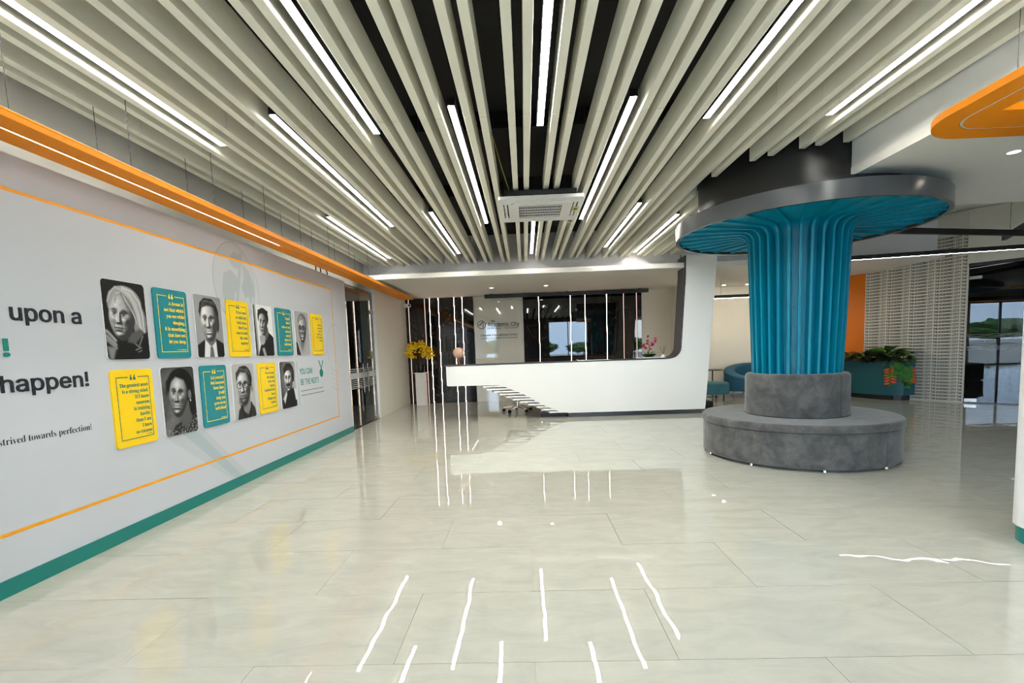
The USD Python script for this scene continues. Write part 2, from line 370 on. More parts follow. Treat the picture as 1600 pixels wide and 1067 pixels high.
# ---------------------------------------------------------------- ceiling baffles
P0, PP, BW = 0.016, 0.337, 0.058
def drum_cut(x, r=1.075):
    d = x - CXY[0]
    return None if abs(d) >= r else (CXY[1] - math.sqrt(r * r - d * d), CXY[1] + math.sqrt(r * r - d * d))
AC = (-0.23, 0.70, 5.44, 6.40)
pair_words = {}
ks = list(range(-9, 10))
ORD = ['first', 'second', 'third', 'fourth', 'fifth', 'sixth', 'seventh', 'eighth', 'ninth', 'tenth', 'eleventh', 'twelfth', 'thirteenth', 'fourteenth', 'fifteenth', 'sixteenth', 'seventeenth', 'eighteenth', 'nineteenth', 'twentieth']
for k in ks:
    for s in (-1, 1):
        x0 = P0 + PP * k + (-0.0885 if s < 0 else 0.0305); x1 = x0 + BW
        xm = (x0 + x1) / 2
        if x1 > 3.27: continue
        lab = f'pale baffle, {"left" if s < 0 else "right"} one of the {ORD[k + 9]} pair counted from the left wall'
        th = thing('ceiling_baffle', lab, 'ceiling baffle', (xm, 0, 3.1), 'pale ceiling baffles hung in pairs')
        spans = [(-3.2, -0.3), (-0.3, 3.83), (3.83, 7.96), (7.96, 9.9)]
        cuts = []
        dc = [drum_cut(x) for x in (x0, x1)]
        dc = [c for c in dc if c]
        if dc: cuts.append((min(c[0] for c in dc), max(c[1] for c in dc)))
        if x1 > 3.02 and not dc: cuts.append((-9, 4.6))
        if x1 > 3.02: cuts.append((-9, 6.0))
        if AC[0] - 0.02 < xm < AC[1] + 0.02: cuts.append((AC[2] + 0.29, AC[3] - 0.23))
        for a, b in spans:
            segs = [(a, b)]
            for c0, c1 in cuts:
                ns = []
                for p, q in segs:
                    if c1 <= p or c0 >= q: ns.append((p, q)); continue
                    if c0 > p: ns.append((p, c0))
                    if c1 < q: ns.append((c1, q))
                segs = ns
            for p, q in segs:
                if q - p > 0.05:
                    part(th, 'baffle_board', bev(x0, x1, p + 0.003, q - 0.003, 3.1, 3.286, 0.002), 'baffle_paint')
        for y in (0.4, 2.9, 4.7, 7.1, 9.0):
            if any(c0 - 0.1 < y < c1 + 0.1 for c0, c1 in cuts): continue
            part(th, 'hanger_rod', cyl((xm, y, 3.28), (xm, y, ZT), 0.0035, 6), 'wire_grey')

# ---------------------------------------------------------------- linear lamps between the baffles
def gx(g): return P0 + PP * (g + 0.5)
lamps = [(-8, 1.0, 4.12, 'near the left wall, front row'), (-4, 0.9, 4.04, 'left of centre, front row'), (0, 0.9, 4.04, 'on the centre line in the front row'), (4, 0.9, 4.05, 'right of centre, front row'), (7, 0.9, 4.1, 'farthest right, beside the orange ring'),
         (-6, 3.67, 6.88, 'long one left in the middle row'), (-2, 3.67, 6.93, 'left of the air conditioner in the middle row'), (2, 3.67, 6.93, 'right of the air conditioner in the middle row'),
         (-8, 6.29, 9.1, 'far left, above the end of the orange beam'), (-4, 6.29, 8.92, 'far row, left of the air conditioner'), (0, 6.95, 9.2, 'far row, straight behind the air conditioner'), (4, 6.29, 8.88, 'far row, left of the column canopy'), (6, 6.9, 9.5, 'far row, touching the canopy rim')]
for g, y0, y1, w in lamps:
    x = gx(g); y0, y1 = y0 * 1.017, y1 * 1.017
    th = thing('linear_lamp', 'thin white linear lamp between baffles, ' + w, 'lamp', (x, (y0 + y1) / 2, 3.1), 'linear lamps in the baffle ceiling')
    part(th, 'housing', cat_([box(x - 0.03, x + 0.03, y0 - 0.012, y1 + 0.012, 3.1462, 3.2)] + [box(x + a, x + b, y0 - 0.012, y1 + 0.012, 3.139, 3.1462) for a, b in ((-0.03, -0.0262), (0.0262, 0.03))]), 'black_plastic')
    part(th, 'diffuser', box(x - 0.026, x + 0.026, y0, y1, 3.140, 3.146), 'led_white')
    for yy in (y0 + 0.3, y1 - 0.3): part(th, 'suspension_wire', cyl((x, yy, 3.18), (x, yy, ZT), 0.002, 6), 'wire_grey')

# ---------------------------------------------------------------- left orange beam
ob = thing('orange_beam', 'long flat orange beam hanging along the top of the printed wall', 'beam', (-2.81, 4.3, 2.62))
X0, X1, Y0, Y1 = -2.965, -2.655, -3.1, 11.7
part(ob, 'outer_board', bev(-2.798, X1, Y0, Y1, 2.62, 2.655, 0.002), 'orange_paint')
part(ob, 'inner_board', bev(X0, -2.812, Y0, Y1, 2.62, 2.655, 0.002), 'orange_paint')
part(ob, 'top_board', bev(X0, X1, Y0, Y1, 2.6555, 2.668, 0.002), 'orange_paint')
part(ob, 'top_lining', box(X0 + 0.002, X1 - 0.002, Y0, Y1, 2.6682, 2.6702), 'white_plastic')  # unseen white sheet on top, keeps light bounced to the baffles neutral
part(ob, 'led_line', box(-2.811, -2.799, Y0 + 0.05, 5.62, 2.6225, 2.654), 'led_line')
part(ob, 'dark_groove', box(-2.8118, -2.7982, 5.62, Y1 - 0.02, 2.645, 2.6555), 'black_plastic')
for y in (0.9, 1.75, 2.6, 3.4, 4.3, 5.15, 5.95, 6.8, 7.6, 8.5):
    for x in (-2.70, -2.93):
        part(ob, 'hanging_wire', cyl((x, y, 2.665), (x, y, 3.1 if x < -2.91 else ZT), 0.0022, 6), 'wire_grey')
# wall-box, cable tails and clip above the beam
pj = thing('wall_camera', 'small black lens camera on a white wall bracket above the orange beam', 'camera', (-3.25, 7.0, 2.95))
part(pj, 'bracket', bev(-3.25, -3.14, 6.92, 7.02, 2.92, 2.97, 0.006), 'white_plastic')
part(pj, 'neck', bev(-3.18, -3.13, 6.95, 7.01, 2.83, 2.92, 0.006), 'white_plastic')
part(pj, 'body', bev(-3.2, -3.08, 7.0, 7.14, 2.81, 2.88, 0.02), 'black_plastic')
for i, (y, dz, tl) in enumerate(((7.55, 0.14, 0.07), (7.75, 0.09, 0.03), (7.98, 0.1, 0.07))):
    solo('cable_tail', tube([(-3.25, y + tl, 2.66), (-3.235, y + tl * 0.6, 2.7), (-3.235, y, 2.66 + dz)], 0.009), 'black_plastic', ['tallest black cable tail sticking up behind the orange beam', 'short upright black cable tail in the middle of three', 'black cable tail farthest along behind the orange beam'][i], 'cable')

# ---------------------------------------------------------------- printed graphics on the left wall
W = '/World/wall_left'
LOC[W] = np.zeros(3)
t = 0.021
fr = shapely.box(-0.45, 0.345, 7.53, 2.285).buffer(0.1).intersection(shapely.box(-0.45, 0.345, 7.63, 2.385)).union(shapely.box(7.4, 0.345, 7.63, 0.5))
part(W, 'frame_line', onleft(flat(fr.difference(fr.buffer(-t))), off=0.0012), 'orange_ink', label='thin orange printed frame line')
# pale light bulb drawings and slanted pale bands
bc = shapely.affinity.scale(Point(5.07, 2.13).buffer(1, quad_segs=24), 0.37, 0.42)
arm = Polygon([(4.94, 1.5), (5.0, 1.5), (5.24, 2.46), (5.2, 2.48)])
land = Polygon([(4.84, 2.02), (4.88, 2.2), (5.0, 2.26), (5.1, 2.2), (5.16, 2.14), (5.12, 2.08), (5.05, 2.02), (5.02, 1.9), (5.0, 1.72), (4.95, 1.74), (4.92, 1.86), (4.86, 1.92)])
land2 = Polygon([(5.22, 2.36), (5.34, 2.3), (5.41, 2.16), (5.42, 1.98), (5.38, 2.03), (5.34, 1.92), (5.3, 2.02), (5.24, 1.98), (5.18, 2.1), (5.24, 2.2)])
land3 = Polygon([(4.98, 2.36), (5.08, 2.46), (5.2, 2.44), (5.22, 2.34), (5.12, 2.28), (5.04, 2.3)])
part(W, 'bulb_disc', onleft(flat(bc.difference(land).difference(land2).difference(land3)), off=0.0004), 'pale_ink')
part(W, 'bulb_land', onleft(flat(shapely.union_all([land, land2, land3])), off=0.0005), 'grey_ink')
part(W, 'bulb_outline', onleft(flat(bc.difference(bc.buffer(-0.014)).union(arm)), off=0.0008), 'grey_ink')
b2 = aff.scale(Point(5.16, 2.06).buffer(1, quad_segs=24), 0.37, 0.46)
part(W, 'bulb_shadow', onleft(flat(b2.difference(bc.buffer(0.01)).difference(aff.scale(Point(5.13, 2.06).buffer(1, quad_segs=24), 0.36, 0.45))), off=0.0006), 'pale_ink')
part(W, 'slanted_band', onleft(flat(Polygon([(3.9, 0.69), (4.37, 0.69), (5.02, 0.1), (4.75, 0.1)])), off=0.0003), 'pale_ink')
part(W, 'slanted_band', onleft(flat(Polygon([(4.1, 0.69), (4.28, 0.69), (4.92, 0.1), (4.8, 0.1)])), off=0.0006), 'blue_pale_ink')
ring = aff.scale(Point(7.68, 1.48).buffer(1, quad_segs=24), 0.36, 0.35)
base = Polygon([(7.35, 0.9), (7.75, 0.78), (7.8, 1.02), (7.42, 1.12)])
ln = lambda pts, w: LineString(pts).buffer(w, cap_style='flat')
part(W, 'bulb_outline', onleft(flat(shapely.union_all([ring.difference(ring.buffer(-0.01)).difference(shapely.box(7.4, 0.9, 7.75, 1.22))] + [ln([(7.45, 1.2), (7.44, 1.1)], 0.005), ln([(7.7, 1.2), (7.72, 1.0)], 0.005)])), off=0.0008), 'grey_ink')
part(W, 'bulb_base', onleft(flat(shapely.union_all([ln([(7.38 + 0.01 * i, 0.85 + 0.07 * i), (7.72 + 0.01 * i, 0.77 + 0.07 * i)], 0.013) for i in range(5)])), off=0.0008), 'pale_ink')

def letters(s, capz, kind='Inter.woff2', px=96, bold=0.0, squeeze=1.0):
    k = capz / (px * (0.727 if kind.startswith('Inter') else 0.7)); out = []
    for i, c in enumerate(s):
        if c == ' ': continue
        dx = font(kind, px).getlength(s[:i + 1]) - font(kind, px).getlength(c)
        out.append(aff.translate(text_shape(c, capz, kind=kind, px=px, bold=bold, squeeze=squeeze), dx * k * squeeze, 0))
    return out
def wall_text(name, s, capz, base_z, y_left, y_right, m, kind='Inter.woff2', bold=0.0, depth=0.005, label=None, cat='lettering', thin=0.0):
    ls = letters(s, capz, kind, 96, bold)
    if thin: ls = [l.buffer(-thin * capz) for l in ls]
    a, b = min(l.bounds[0] for l in ls), max(l.bounds[2] for l in ls)
    k = (y_right - y_left) / (b - a)
    th = thing(name, label, cat, (XL, y_left, base_z))
    for l in ls:
        l = aff.translate(aff.scale(aff.translate(l, -a, 0), k, 1, origin=(0, 0)), y_left, base_z)
        part(th, 'letter', onleft(extr(l, depth), off=0.0003), m)
wall_text('raised_lettering', 'upon a', 0.1, 1.604, 2.784, 3.242, 'black_ink', bold=0.018, label='raised black letters reading upon a, left of the top portrait')
wall_text('raised_lettering', '!', 0.1, 1.39, 2.722, 2.758, 'teal_ink', bold=0.03, label='single raised teal exclamation mark at the left picture edge')
wall_text('raised_lettering', 'happen!', 0.097, 1.178, 2.685, 3.246, 'black_ink', bold=0.018, label='raised black letters reading happen with an exclamation mark')
wall_text('printed_line', serif('strived') + ' ' + serif('towards') + ' ' + serif('perfection!'), 0.043, 0.872, 2.64, 3.23, 'black_ink', kind='NotoSansMath-Regular.woff2', depth=0.0015, thin=0.026, label='small dark serif line reading strived towards perfection')

# ---------------------------------------------------------------- portrait and quote boards
BWD, BHT, BTH = 0.392, 0.585, 0.012
def slot(col, row): return 3.412 + 0.4835 * col, (1.354 if row == 0 else 0.69)

class Paint:
    """tones of a black-and-white photographic print on a grid of vertices; x 0..1, y 0..1.5 downwards"""
    def __init__(self, bg=0.1, n=84):
        self.nx, self.ny = n, int(n * 1.5)
        self.x, self.y = np.meshgrid(np.linspace(0, 1, self.nx), np.linspace(0, 1.5, self.ny))
        self.t = np.full(self.x.shape, float(bg))
    def put(self, m, v, a=1.0): self.t = self.t * (1 - m * a) + v * m * a
    def ell(self, cx, cy, rx, ry, v, rot=0, soft=0.12, a=1.0):
        c, s = math.cos(math.radians(rot)), math.sin(math.radians(rot))
        dx, dy = self.x - cx, self.y - cy
        q = np.sqrt(((dx * c + dy * s) / rx) ** 2 + ((-dx * s + dy * c) / ry) ** 2)
        self.put(np.clip((1 + soft / 2 - q) / soft, 0, 1), v, a)
    def poly(self, pts, v, soft=0.02, a=1.0):
        p = Polygon(pts).buffer(0); q = shapely.points(self.x.ravel(), self.y.ravel())
        d = shapely.distance(p.boundary, q); inside = shapely.contains(p, q)
        sd = np.where(inside, d, -d).reshape(self.x.shape)
        self.put(np.clip(sd / soft + 0.5, 0, 1), v, a)
    def line(self, pts, w, v, soft=0.015, a=1.0):
        q = shapely.points(self.x.ravel(), self.y.ravel())
        d = shapely.distance(LineString(pts), q).reshape(self.x.shape)
        self.put(np.clip((w / 2 - d) / soft + 0.5, 0, 1), v, a)
    def mesh(self, parent, y0, z0):
        r = 0.028 / BWD
        shp = rrect(1, 1.5, r)
        keep = shapely.contains(shp.buffer(0.001), shapely.points(self.x.ravel(), self.y.ravel()))
        # pull the rim vertices onto the rounded outline so corners stay clean
        px, py = self.x.ravel().copy(), self.y.ravel().copy()
        for i in np.nonzero(~keep)[0]:
            q = shapely.ops.nearest_points(shp, Point(px[i], py[i]))[0]; px[i], py[i] = q.x, q.y
        v = np.column_stack([np.full(px.size, XL + BTH + 0.0006), y0 + px * BWD, z0 + BHT - py / 1.5 * BHT])
        i = np.arange(self.nx * self.ny).reshape(self.ny, self.nx)
        a, b, c, d = i[:-1, :-1].ravel(), i[:-1, 1:].ravel(), i[1:, 1:].ravel(), i[1:, :-1].ravel()
        f = np.vstack([np.column_stack([a, d, c]), np.column_stack([a, c, b])])
        path = part(parent, 'photo_print', trimesh.Trimesh(v, f, process=False), 'photo_print')
        tone = np.clip(self.t, 0.004, 0.9).ravel()
        UsdGeom.PrimvarsAPI(stage.GetPrimAtPath(path)).CreatePrimvar('print_tone', Sdf.ValueTypeNames.Color3fArray, 'vertex').Set(Vt.Vec3fArray.FromNumpy(np.column_stack([tone] * 3).astype(np.float32)))
import shapely.ops

def face(p, cx, cy, w, h, skin, turn=0.0, tilt=0.0, light=(-0.55, -0.35, 0.72), teeth=0.0, smile=0.25, brow=0.9, lid=0.0, age=0.0):
    """a relief of a face (sockets, nose, cheeks, lips, chin) lit from one side, toned into the print; turn moves the features left or right"""
    c, s = math.cos(math.radians(tilt)), math.sin(math.radians(tilt))
    X, Y = (p.x - cx) / w, (p.y - cy) / h
    k = h / w
    u, v = X * c + Y * k * s, (-X * s + Y * k * c) / k
    jaw = 1 - 0.15 * np.clip(v - 0.1, 0, 1) ** 1.3
    q = np.sqrt((u / jaw) ** 2 + v ** 2)
    H = np.sqrt(np.clip(1 - np.minimum(q, 0.995) ** 2.4, 0, 1)) * 0.85
    a = u - turn * (1 - 0.25 * u * u)
    g = lambda x0, y0, sx, sy: np.exp(-((a - x0) / sx) ** 2 - ((v - y0) / sy) ** 2)
    H += 0.10 * (g(-0.36, -0.24, 0.3, 0.09) + g(0.36, -0.24, 0.3, 0.09)) - 0.17 * (g(-0.36, -0.08, 0.22, 0.09) + g(0.36, -0.08, 0.22, 0.09))
    H += 0.07 * (g(-0.36, -0.09, 0.14, 0.05) + g(0.36, -0.09, 0.14, 0.05))
    ny = np.clip((v + 0.12) / 0.4, 0, 1); H += (0.10 + 0.26 * ny) * np.exp(-(a / (0.09 + 0.07 * ny)) ** 2) * np.clip((v + 0.22) * 12, 0, 1) * np.clip((0.33 - v) * 14, 0, 1)
    H += 0.07 * (g(-0.16, 0.26, 0.09, 0.05) + g(0.16, 0.26, 0.09, 0.05)) + 0.13 * (g(-0.5, 0.14, 0.22, 0.16) + g(0.5, 0.14, 0.22, 0.16))
    H += 0.07 * g(0, 0.47, 0.28, 0.03) + 0.09 * g(0, 0.57, 0.22, 0.035) - 0.07 * g(0, 0.515, 0.33, 0.018) + 0.12 * g(0, 0.82, 0.26, 0.1) - 0.06 * g(0, 0.67, 0.3, 0.05)
    if age:
        for sg in (-1, 1):
            d = np.abs(a - sg * (0.24 + 0.3 * np.clip(v - 0.22, 0, 1))); H -= 0.045 * age * np.exp(-(d / 0.035) ** 2) * ((v > 0.2) & (v < 0.6))
            H -= 0.03 * age * g(sg * 0.36, 0.03, 0.2, 0.02)
        H -= 0.02 * age * np.sin(v * 70) * g(0, -0.52, 0.5, 0.14)
    gy, gx = np.gradient(H, (p.y[1, 0] - p.y[0, 0]) / h, (p.x[0, 1] - p.x[0, 0]) / w)
    L = np.array(light) / np.linalg.norm(light); n = np.sqrt(gx ** 2 + gy ** 2 + 0.55)
    lam = np.clip((-gx * L[0] - gy * L[1] + 0.74 * L[2]) / n, 0, 1.2)
    tone = skin * (0.10 + 1.25 * lam ** 1.3) + 0.22 * lam ** 14
    p.put(np.clip((1.0 - q) / 0.05 + 0.5, 0, 1), tone)
    dk = 0.018
    for sg in (-1, 1):
        e = lambda x0, y0, sx, sy, soft: np.clip((1 + soft / 2 - np.sqrt(((a - x0) / sx) ** 2 + ((v - y0) / sy) ** 2)) / soft, 0, 1)
        x0 = sg * 0.36
        p.put(e(x0, -0.085, 0.19, 0.055 - lid, 0.5), skin * 0.75); p.put(e(x0 - 0.02, -0.085, 0.085, 0.056 - lid, 0.35), dk); p.put(e(x0 - 0.05, -0.105, 0.022, 0.014, 0.5), 0.7)
        p.put(e(x0, -0.135 + lid, 0.22, 0.022, 0.7), dk, 0.9); p.put(e(x0, -0.03, 0.2, 0.014, 0.9), dk * 2, 0.5)
        p.put(e(x0 + sg * 0.02, -0.265 + 0.03 * np.abs(a - x0) / 0.2, 0.27, 0.042, 0.8), dk, brow)
        p.put(e(sg * 0.1, 0.325, 0.06, 0.02, 0.7), dk, 0.8)
    mv = v - smile * 0.09 * ((a / 0.34) ** 2 * -1 + 0.4)
    m = np.clip((1.15 - np.abs(a) / 0.34) / 0.3, 0, 1)
    p.put(m * np.exp(-((mv - 0.55) / 0.045) ** 2), skin * 0.42, 0.7); p.put(m * np.exp(-((mv - 0.475) / 0.03) ** 2), skin * 0.34, 0.7)
    if teeth: p.put(np.clip((1.0 - np.abs(a) / 0.3) / 0.2, 0, 1) * np.clip((0.045 - np.abs(mv - 0.515)) / 0.02, 0, 1), 0.72, teeth)
    p.put(m * np.exp(-((mv - (0.47 if teeth else 0.515)) / 0.014) ** 2), dk, 0.9)
def strands(p, curves, n, lo, hi, seed, w=0.012, a=0.6):
    """hair strands between two guide curves"""
    g = np.random.default_rng(seed); A, B = (np.array(c, float) for c in curves)
    for i in range(n):
        t = i / max(1, n - 1); p.line(A * (1 - t) + B * t + g.normal(0, 0.006, A.shape), w, g.uniform(lo, hi), soft=0.012, a=a)

def portrait_a():   # elderly man, long pale swept hair, raised hand, dark coat
    p = Paint(0.010)
    p.ell(0.5, 0.44, 0.40, 0.36, 0.30, soft=0.08); p.ell(0.82, 0.78, 0.16, 0.36, 0.24, soft=0.2)
    p.poly([(0.55, 1.0), (0.92, 0.85), (0.9, 1.15), (0.72, 1.3), (0.45, 1.22)], 0.09, soft=0.06)
    face(p, 0.41, 0.68, 0.30, 0.46, 0.40, turn=-0.26, tilt=6, smile=-0.25, age=1.0, lid=0.008)
    p.ell(0.84, 0.82, 0.055, 0.10, 0.22, soft=0.3); p.line([(0.82, 0.77), (0.86, 0.83), (0.83, 0.9)], 0.018, 0.05)
    strands(p, ([(0.42, 0.22), (0.3, 0.22), (0.2, 0.34), (0.14, 0.52)], [(0.44, 0.2), (0.38, 0.28), (0.3, 0.4), (0.2, 0.5)]), 16, 0.1, 0.75, 1)
    strands(p, ([(0.44, 0.2), (0.5, 0.34), (0.58, 0.46), (0.68, 0.62), (0.74, 0.8)], [(0.46, 0.1), (0.7, 0.16), (0.86, 0.36), (0.92, 0.64), (0.92, 0.98)]), 34, 0.12, 0.78, 2, 0.014)
    strands(p, ([(0.44, 0.2), (0.3, 0.14), (0.2, 0.24), (0.13, 0.4)], [(0.46, 0.1), (0.3, 0.12), (0.16, 0.24), (0.1, 0.42)]), 10, 0.2, 0.6, 3)
    p.line([(0.43, 0.22), (0.48, 0.36), (0.56, 0.5)], 0.02, 0.03, a=0.7); p.line([(0.42, 0.22), (0.3, 0.3), (0.27, 0.4)], 0.02, 0.04, a=0.6)
    p.poly([(0.2, 1.5), (0.28, 1.26), (0.46, 1.16), (0.66, 1.2), (0.9, 0.98), (1, 0.96), (1, 1.5)], 0.009, soft=0.04)
    p.line([(0.66, 1.2), (0.74, 1.26), (0.86, 1.04)], 0.025, 0.2); p.line([(0.66, 1.32), (0.8, 1.27)], 0.022, 0.22); p.line([(0.72, 1.36), (0.8, 1.33)], 0.02, 0.18)
    for i, (a, b) in enumerate((((0.03, 0.97), (0.2, 1.14)), ((0.0, 1.05), (0.2, 1.22)), ((0.02, 1.13), (0.2, 1.28)))):
        p.line([a, b], 0.062, 0.30 - 0.04 * i, soft=0.03); p.line([(a[0], a[1] + 0.036), (b[0], b[1] + 0.036)], 0.012, 0.03)
    p.poly([(0.02, 1.26), (0.2, 1.28), (0.12, 1.5), (0.05, 1.5)], 0.2, soft=0.05)
    return p
def suit(p, dark, shirt, y=1.1, tie=None):
    p.poly([(0, 1.5), (0.02, y + 0.1), (0.3, y - 0.04), (0.72, y - 0.06), (1, y + 0.06), (1, 1.5)], dark, soft=0.03)
    p.poly([(0.3, y - 0.04), (0.22, 1.5), (0.72, 1.5), (0.7, y - 0.06), (0.5, y + 0.13)], shirt, soft=0.02)
    if tie: p.poly([(0.46, y + 0.13), (0.56, y + 0.13), (0.58, y + 0.21), (0.6, 1.5), (0.42, 1.5), (0.46, y + 0.21)], tie, soft=0.02)
def portrait_b():   # middle-aged man in suit and tie, side-parted hair, smiling
    p = Paint(0.24); p.ell(0.15, 0.7, 0.6, 0.9, 0.34, soft=1.4, a=0.7)
    suit(p, 0.010, 0.66, 1.1)
    p.poly([(0.34, 0.9), (0.72, 0.88), (0.7, 1.1), (0.52, 1.24), (0.34, 1.1)], 0.13, soft=0.03)
    p.poly([(0.46, 1.24), (0.56, 1.24), (0.58, 1.32), (0.6, 1.5), (0.42, 1.5), (0.46, 1.32)], 0.12, soft=0.02)
    p.ell(0.52, 0.42, 0.36, 0.34, 0.012, soft=0.06); p.ell(0.81, 0.62, 0.07, 0.26, 0.03, soft=0.3)
    face(p, 0.5, 0.62, 0.31, 0.50, 0.46, turn=-0.12, teeth=1.0, smile=0.6, age=0.5)
    p.poly([(0.14, 0.42), (0.2, 0.18), (0.36, 0.06), (0.66, 0.06), (0.82, 0.2), (0.86, 0.56), (0.78, 0.42), (0.7, 0.26), (0.46, 0.24), (0.26, 0.3), (0.2, 0.44)], 0.012, soft=0.025)
    strands(p, ([(0.24, 0.28), (0.3, 0.14), (0.46, 0.1)], [(0.62, 0.24), (0.66, 0.12), (0.78, 0.22)]), 14, 0.02, 0.2, 4, 0.01)
    return p
def portrait_c():   # young man, dark hair, chin on hand, black shirt, pale backdrop with a post
    p = Paint(0.74)
    p.poly([(-0.1, 0), (0.06, 0), (0.11, 1.5), (-0.1, 1.5)], 0.06, soft=0.03); p.poly([(0.06, 0), (0.12, 0), (0.17, 1.5), (0.11, 1.5)], 0.3, soft=0.04)
    p.poly([(0.12, 1.5), (0.25, 1.22), (0.5, 1.02), (0.72, 0.78), (0.95, 0.9), (1.1, 1.05), (1.1, 1.5)], 0.010, soft=0.02)
    p.poly([(0.45, 0.7), (0.72, 0.64), (0.76, 0.84), (0.6, 1.04), (0.46, 1.0)], 0.1, soft=0.03)
    p.ell(0.5, 0.36, 0.29, 0.28, 0.010, soft=0.05)
    face(p, 0.47, 0.54, 0.23, 0.38, 0.44, turn=-0.2, tilt=4, light=(-0.75, -0.2, 0.5), smile=0.0)
    p.poly([(0.22, 0.46), (0.21, 0.26), (0.32, 0.13), (0.48, 0.08), (0.62, 0.12), (0.74, 0.28), (0.75, 0.54), (0.68, 0.42), (0.62, 0.28), (0.44, 0.24), (0.28, 0.3)], 0.010, soft=0.025)
    for k in range(7): p.ell(0.28 + 0.075 * k, 0.13 + 0.02 * abs(k - 3), 0.05, 0.05, 0.012, soft=0.2)
    p.poly([(0.24, 0.92), (0.36, 0.86), (0.54, 0.92), (0.52, 1.08), (0.4, 1.2), (0.26, 1.14)], 0.4, soft=0.03)
    for k in range(4): p.line([(0.3 + 0.06 * k, 0.9), (0.27 + 0.07 * k, 1.06)], 0.014, 0.08, a=0.8)
    p.poly([(0.28, 1.14), (0.42, 1.16), (0.56, 1.5), (0.42, 1.5)], 0.34, soft=0.03); p.poly([(0.26, 1.18), (0.44, 1.16), (0.46, 1.26), (0.3, 1.28)], 0.02, soft=0.02)
    return p
def portrait_d():   # older man, grey swept hair, spectacles, broad smile, open collar
    p = Paint(0.36)
    p.poly([(-0.1, 1.5), (0.02, 1.1), (0.3, 0.98), (0.7, 0.96), (1.1, 1.1), (1.1, 1.5)], 0.40, soft=0.03)
    p.poly([(-0.1, 1.5), (-0.1, 0.96), (0.1, 1.1), (0.3, 1.5)], 0.012, soft=0.02)
    p.poly([(0.34, 0.88), (0.7, 0.86), (0.62, 1.1), (0.44, 1.36), (0.3, 1.1)], 0.16, soft=0.04)
    p.line([(0.2, 1.02), (0.42, 1.4)], 0.04, 0.08, a=0.7); p.line([(0.76, 1.0), (0.5, 1.44)], 0.03, 0.1, a=0.7)
    p.ell(0.54, 0.4, 0.33, 0.34, 0.12, soft=0.08)
    face(p, 0.5, 0.6, 0.29, 0.48, 0.34, turn=-0.1, teeth=1.0, smile=0.9, age=0.8, light=(-0.3, -0.45, 0.8))
    strands(p, ([(0.24, 0.36), (0.3, 0.16), (0.46, 0.1), (0.6, 0.16)], [(0.5, 0.26), (0.66, 0.2), (0.8, 0.34), (0.82, 0.6)]), 22, 0.03, 0.4, 5, 0.014, 0.7)
    for s in (0.35, 0.58):
        p.ell(s, 0.565, 0.115, 0.085, 0.012, soft=0.12, a=0.85); p.ell(s - 0.02, 0.55, 0.05, 0.03, 0.2, soft=0.8, a=0.5)
    p.line([(0.44, 0.55), (0.49, 0.55)], 0.02, 0.01); p.line([(0.68, 0.55), (0.84, 0.6)], 0.02, 0.02)
    return p
def portrait_e():   # woman, dark hair drawn back, patterned top, smoky backdrop
    p = Paint(0.07)
    g = meshkit.fbm(np.stack([p.x * 3, p.y * 3, p.x * 0], -1), 4, 3); p.t = 0.02 + 0.17 * g * np.clip(1.2 - p.x, 0.2, 1)
    p.poly([(0.08, 1.5), (0.3, 1.28), (0.52, 1.2), (0.85, 1.0), (1.1, 1.1), (1.1, 1.5)], 0.02, soft=0.03)
    sp = meshkit.noise(np.stack([p.x * 45, p.y * 45, p.x * 0], -1), 5); m = (sp > 0.64) & (p.y > 1.34 - 0.38 * np.clip(p.x - 0.35, 0, 1)); p.t[m] = 0.22
    p.poly([(0.45, 0.95), (0.84, 0.8), (0.86, 1.1), (0.7, 1.36), (0.5, 1.3)], 0.09, soft=0.05)
    p.ell(0.56, 0.42, 0.40, 0.40, 0.005, soft=0.06); p.ell(0.88, 0.8, 0.11, 0.34, 0.006, soft=0.3)
    face(p, 0.47, 0.62, 0.28, 0.50, 0.30, turn=-0.18, tilt=8, teeth=0.5, smile=0.55, light=(-0.2, -0.4, 0.8))
    p.poly([(0.1, 0.62), (0.12, 0.3), (0.3, 0.12), (0.6, 0.1), (0.86, 0.3), (0.9, 0.7), (0.8, 0.56), (0.66, 0.3), (0.42, 0.22), (0.26, 0.32), (0.19, 0.5)], 0.005, soft=0.05)
    p.ell(0.82, 0.64, 0.05, 0.11, 0.16, soft=0.3); p.ell(0.83, 0.77, 0.018, 0.025, 0.6, soft=0.3)
    return p
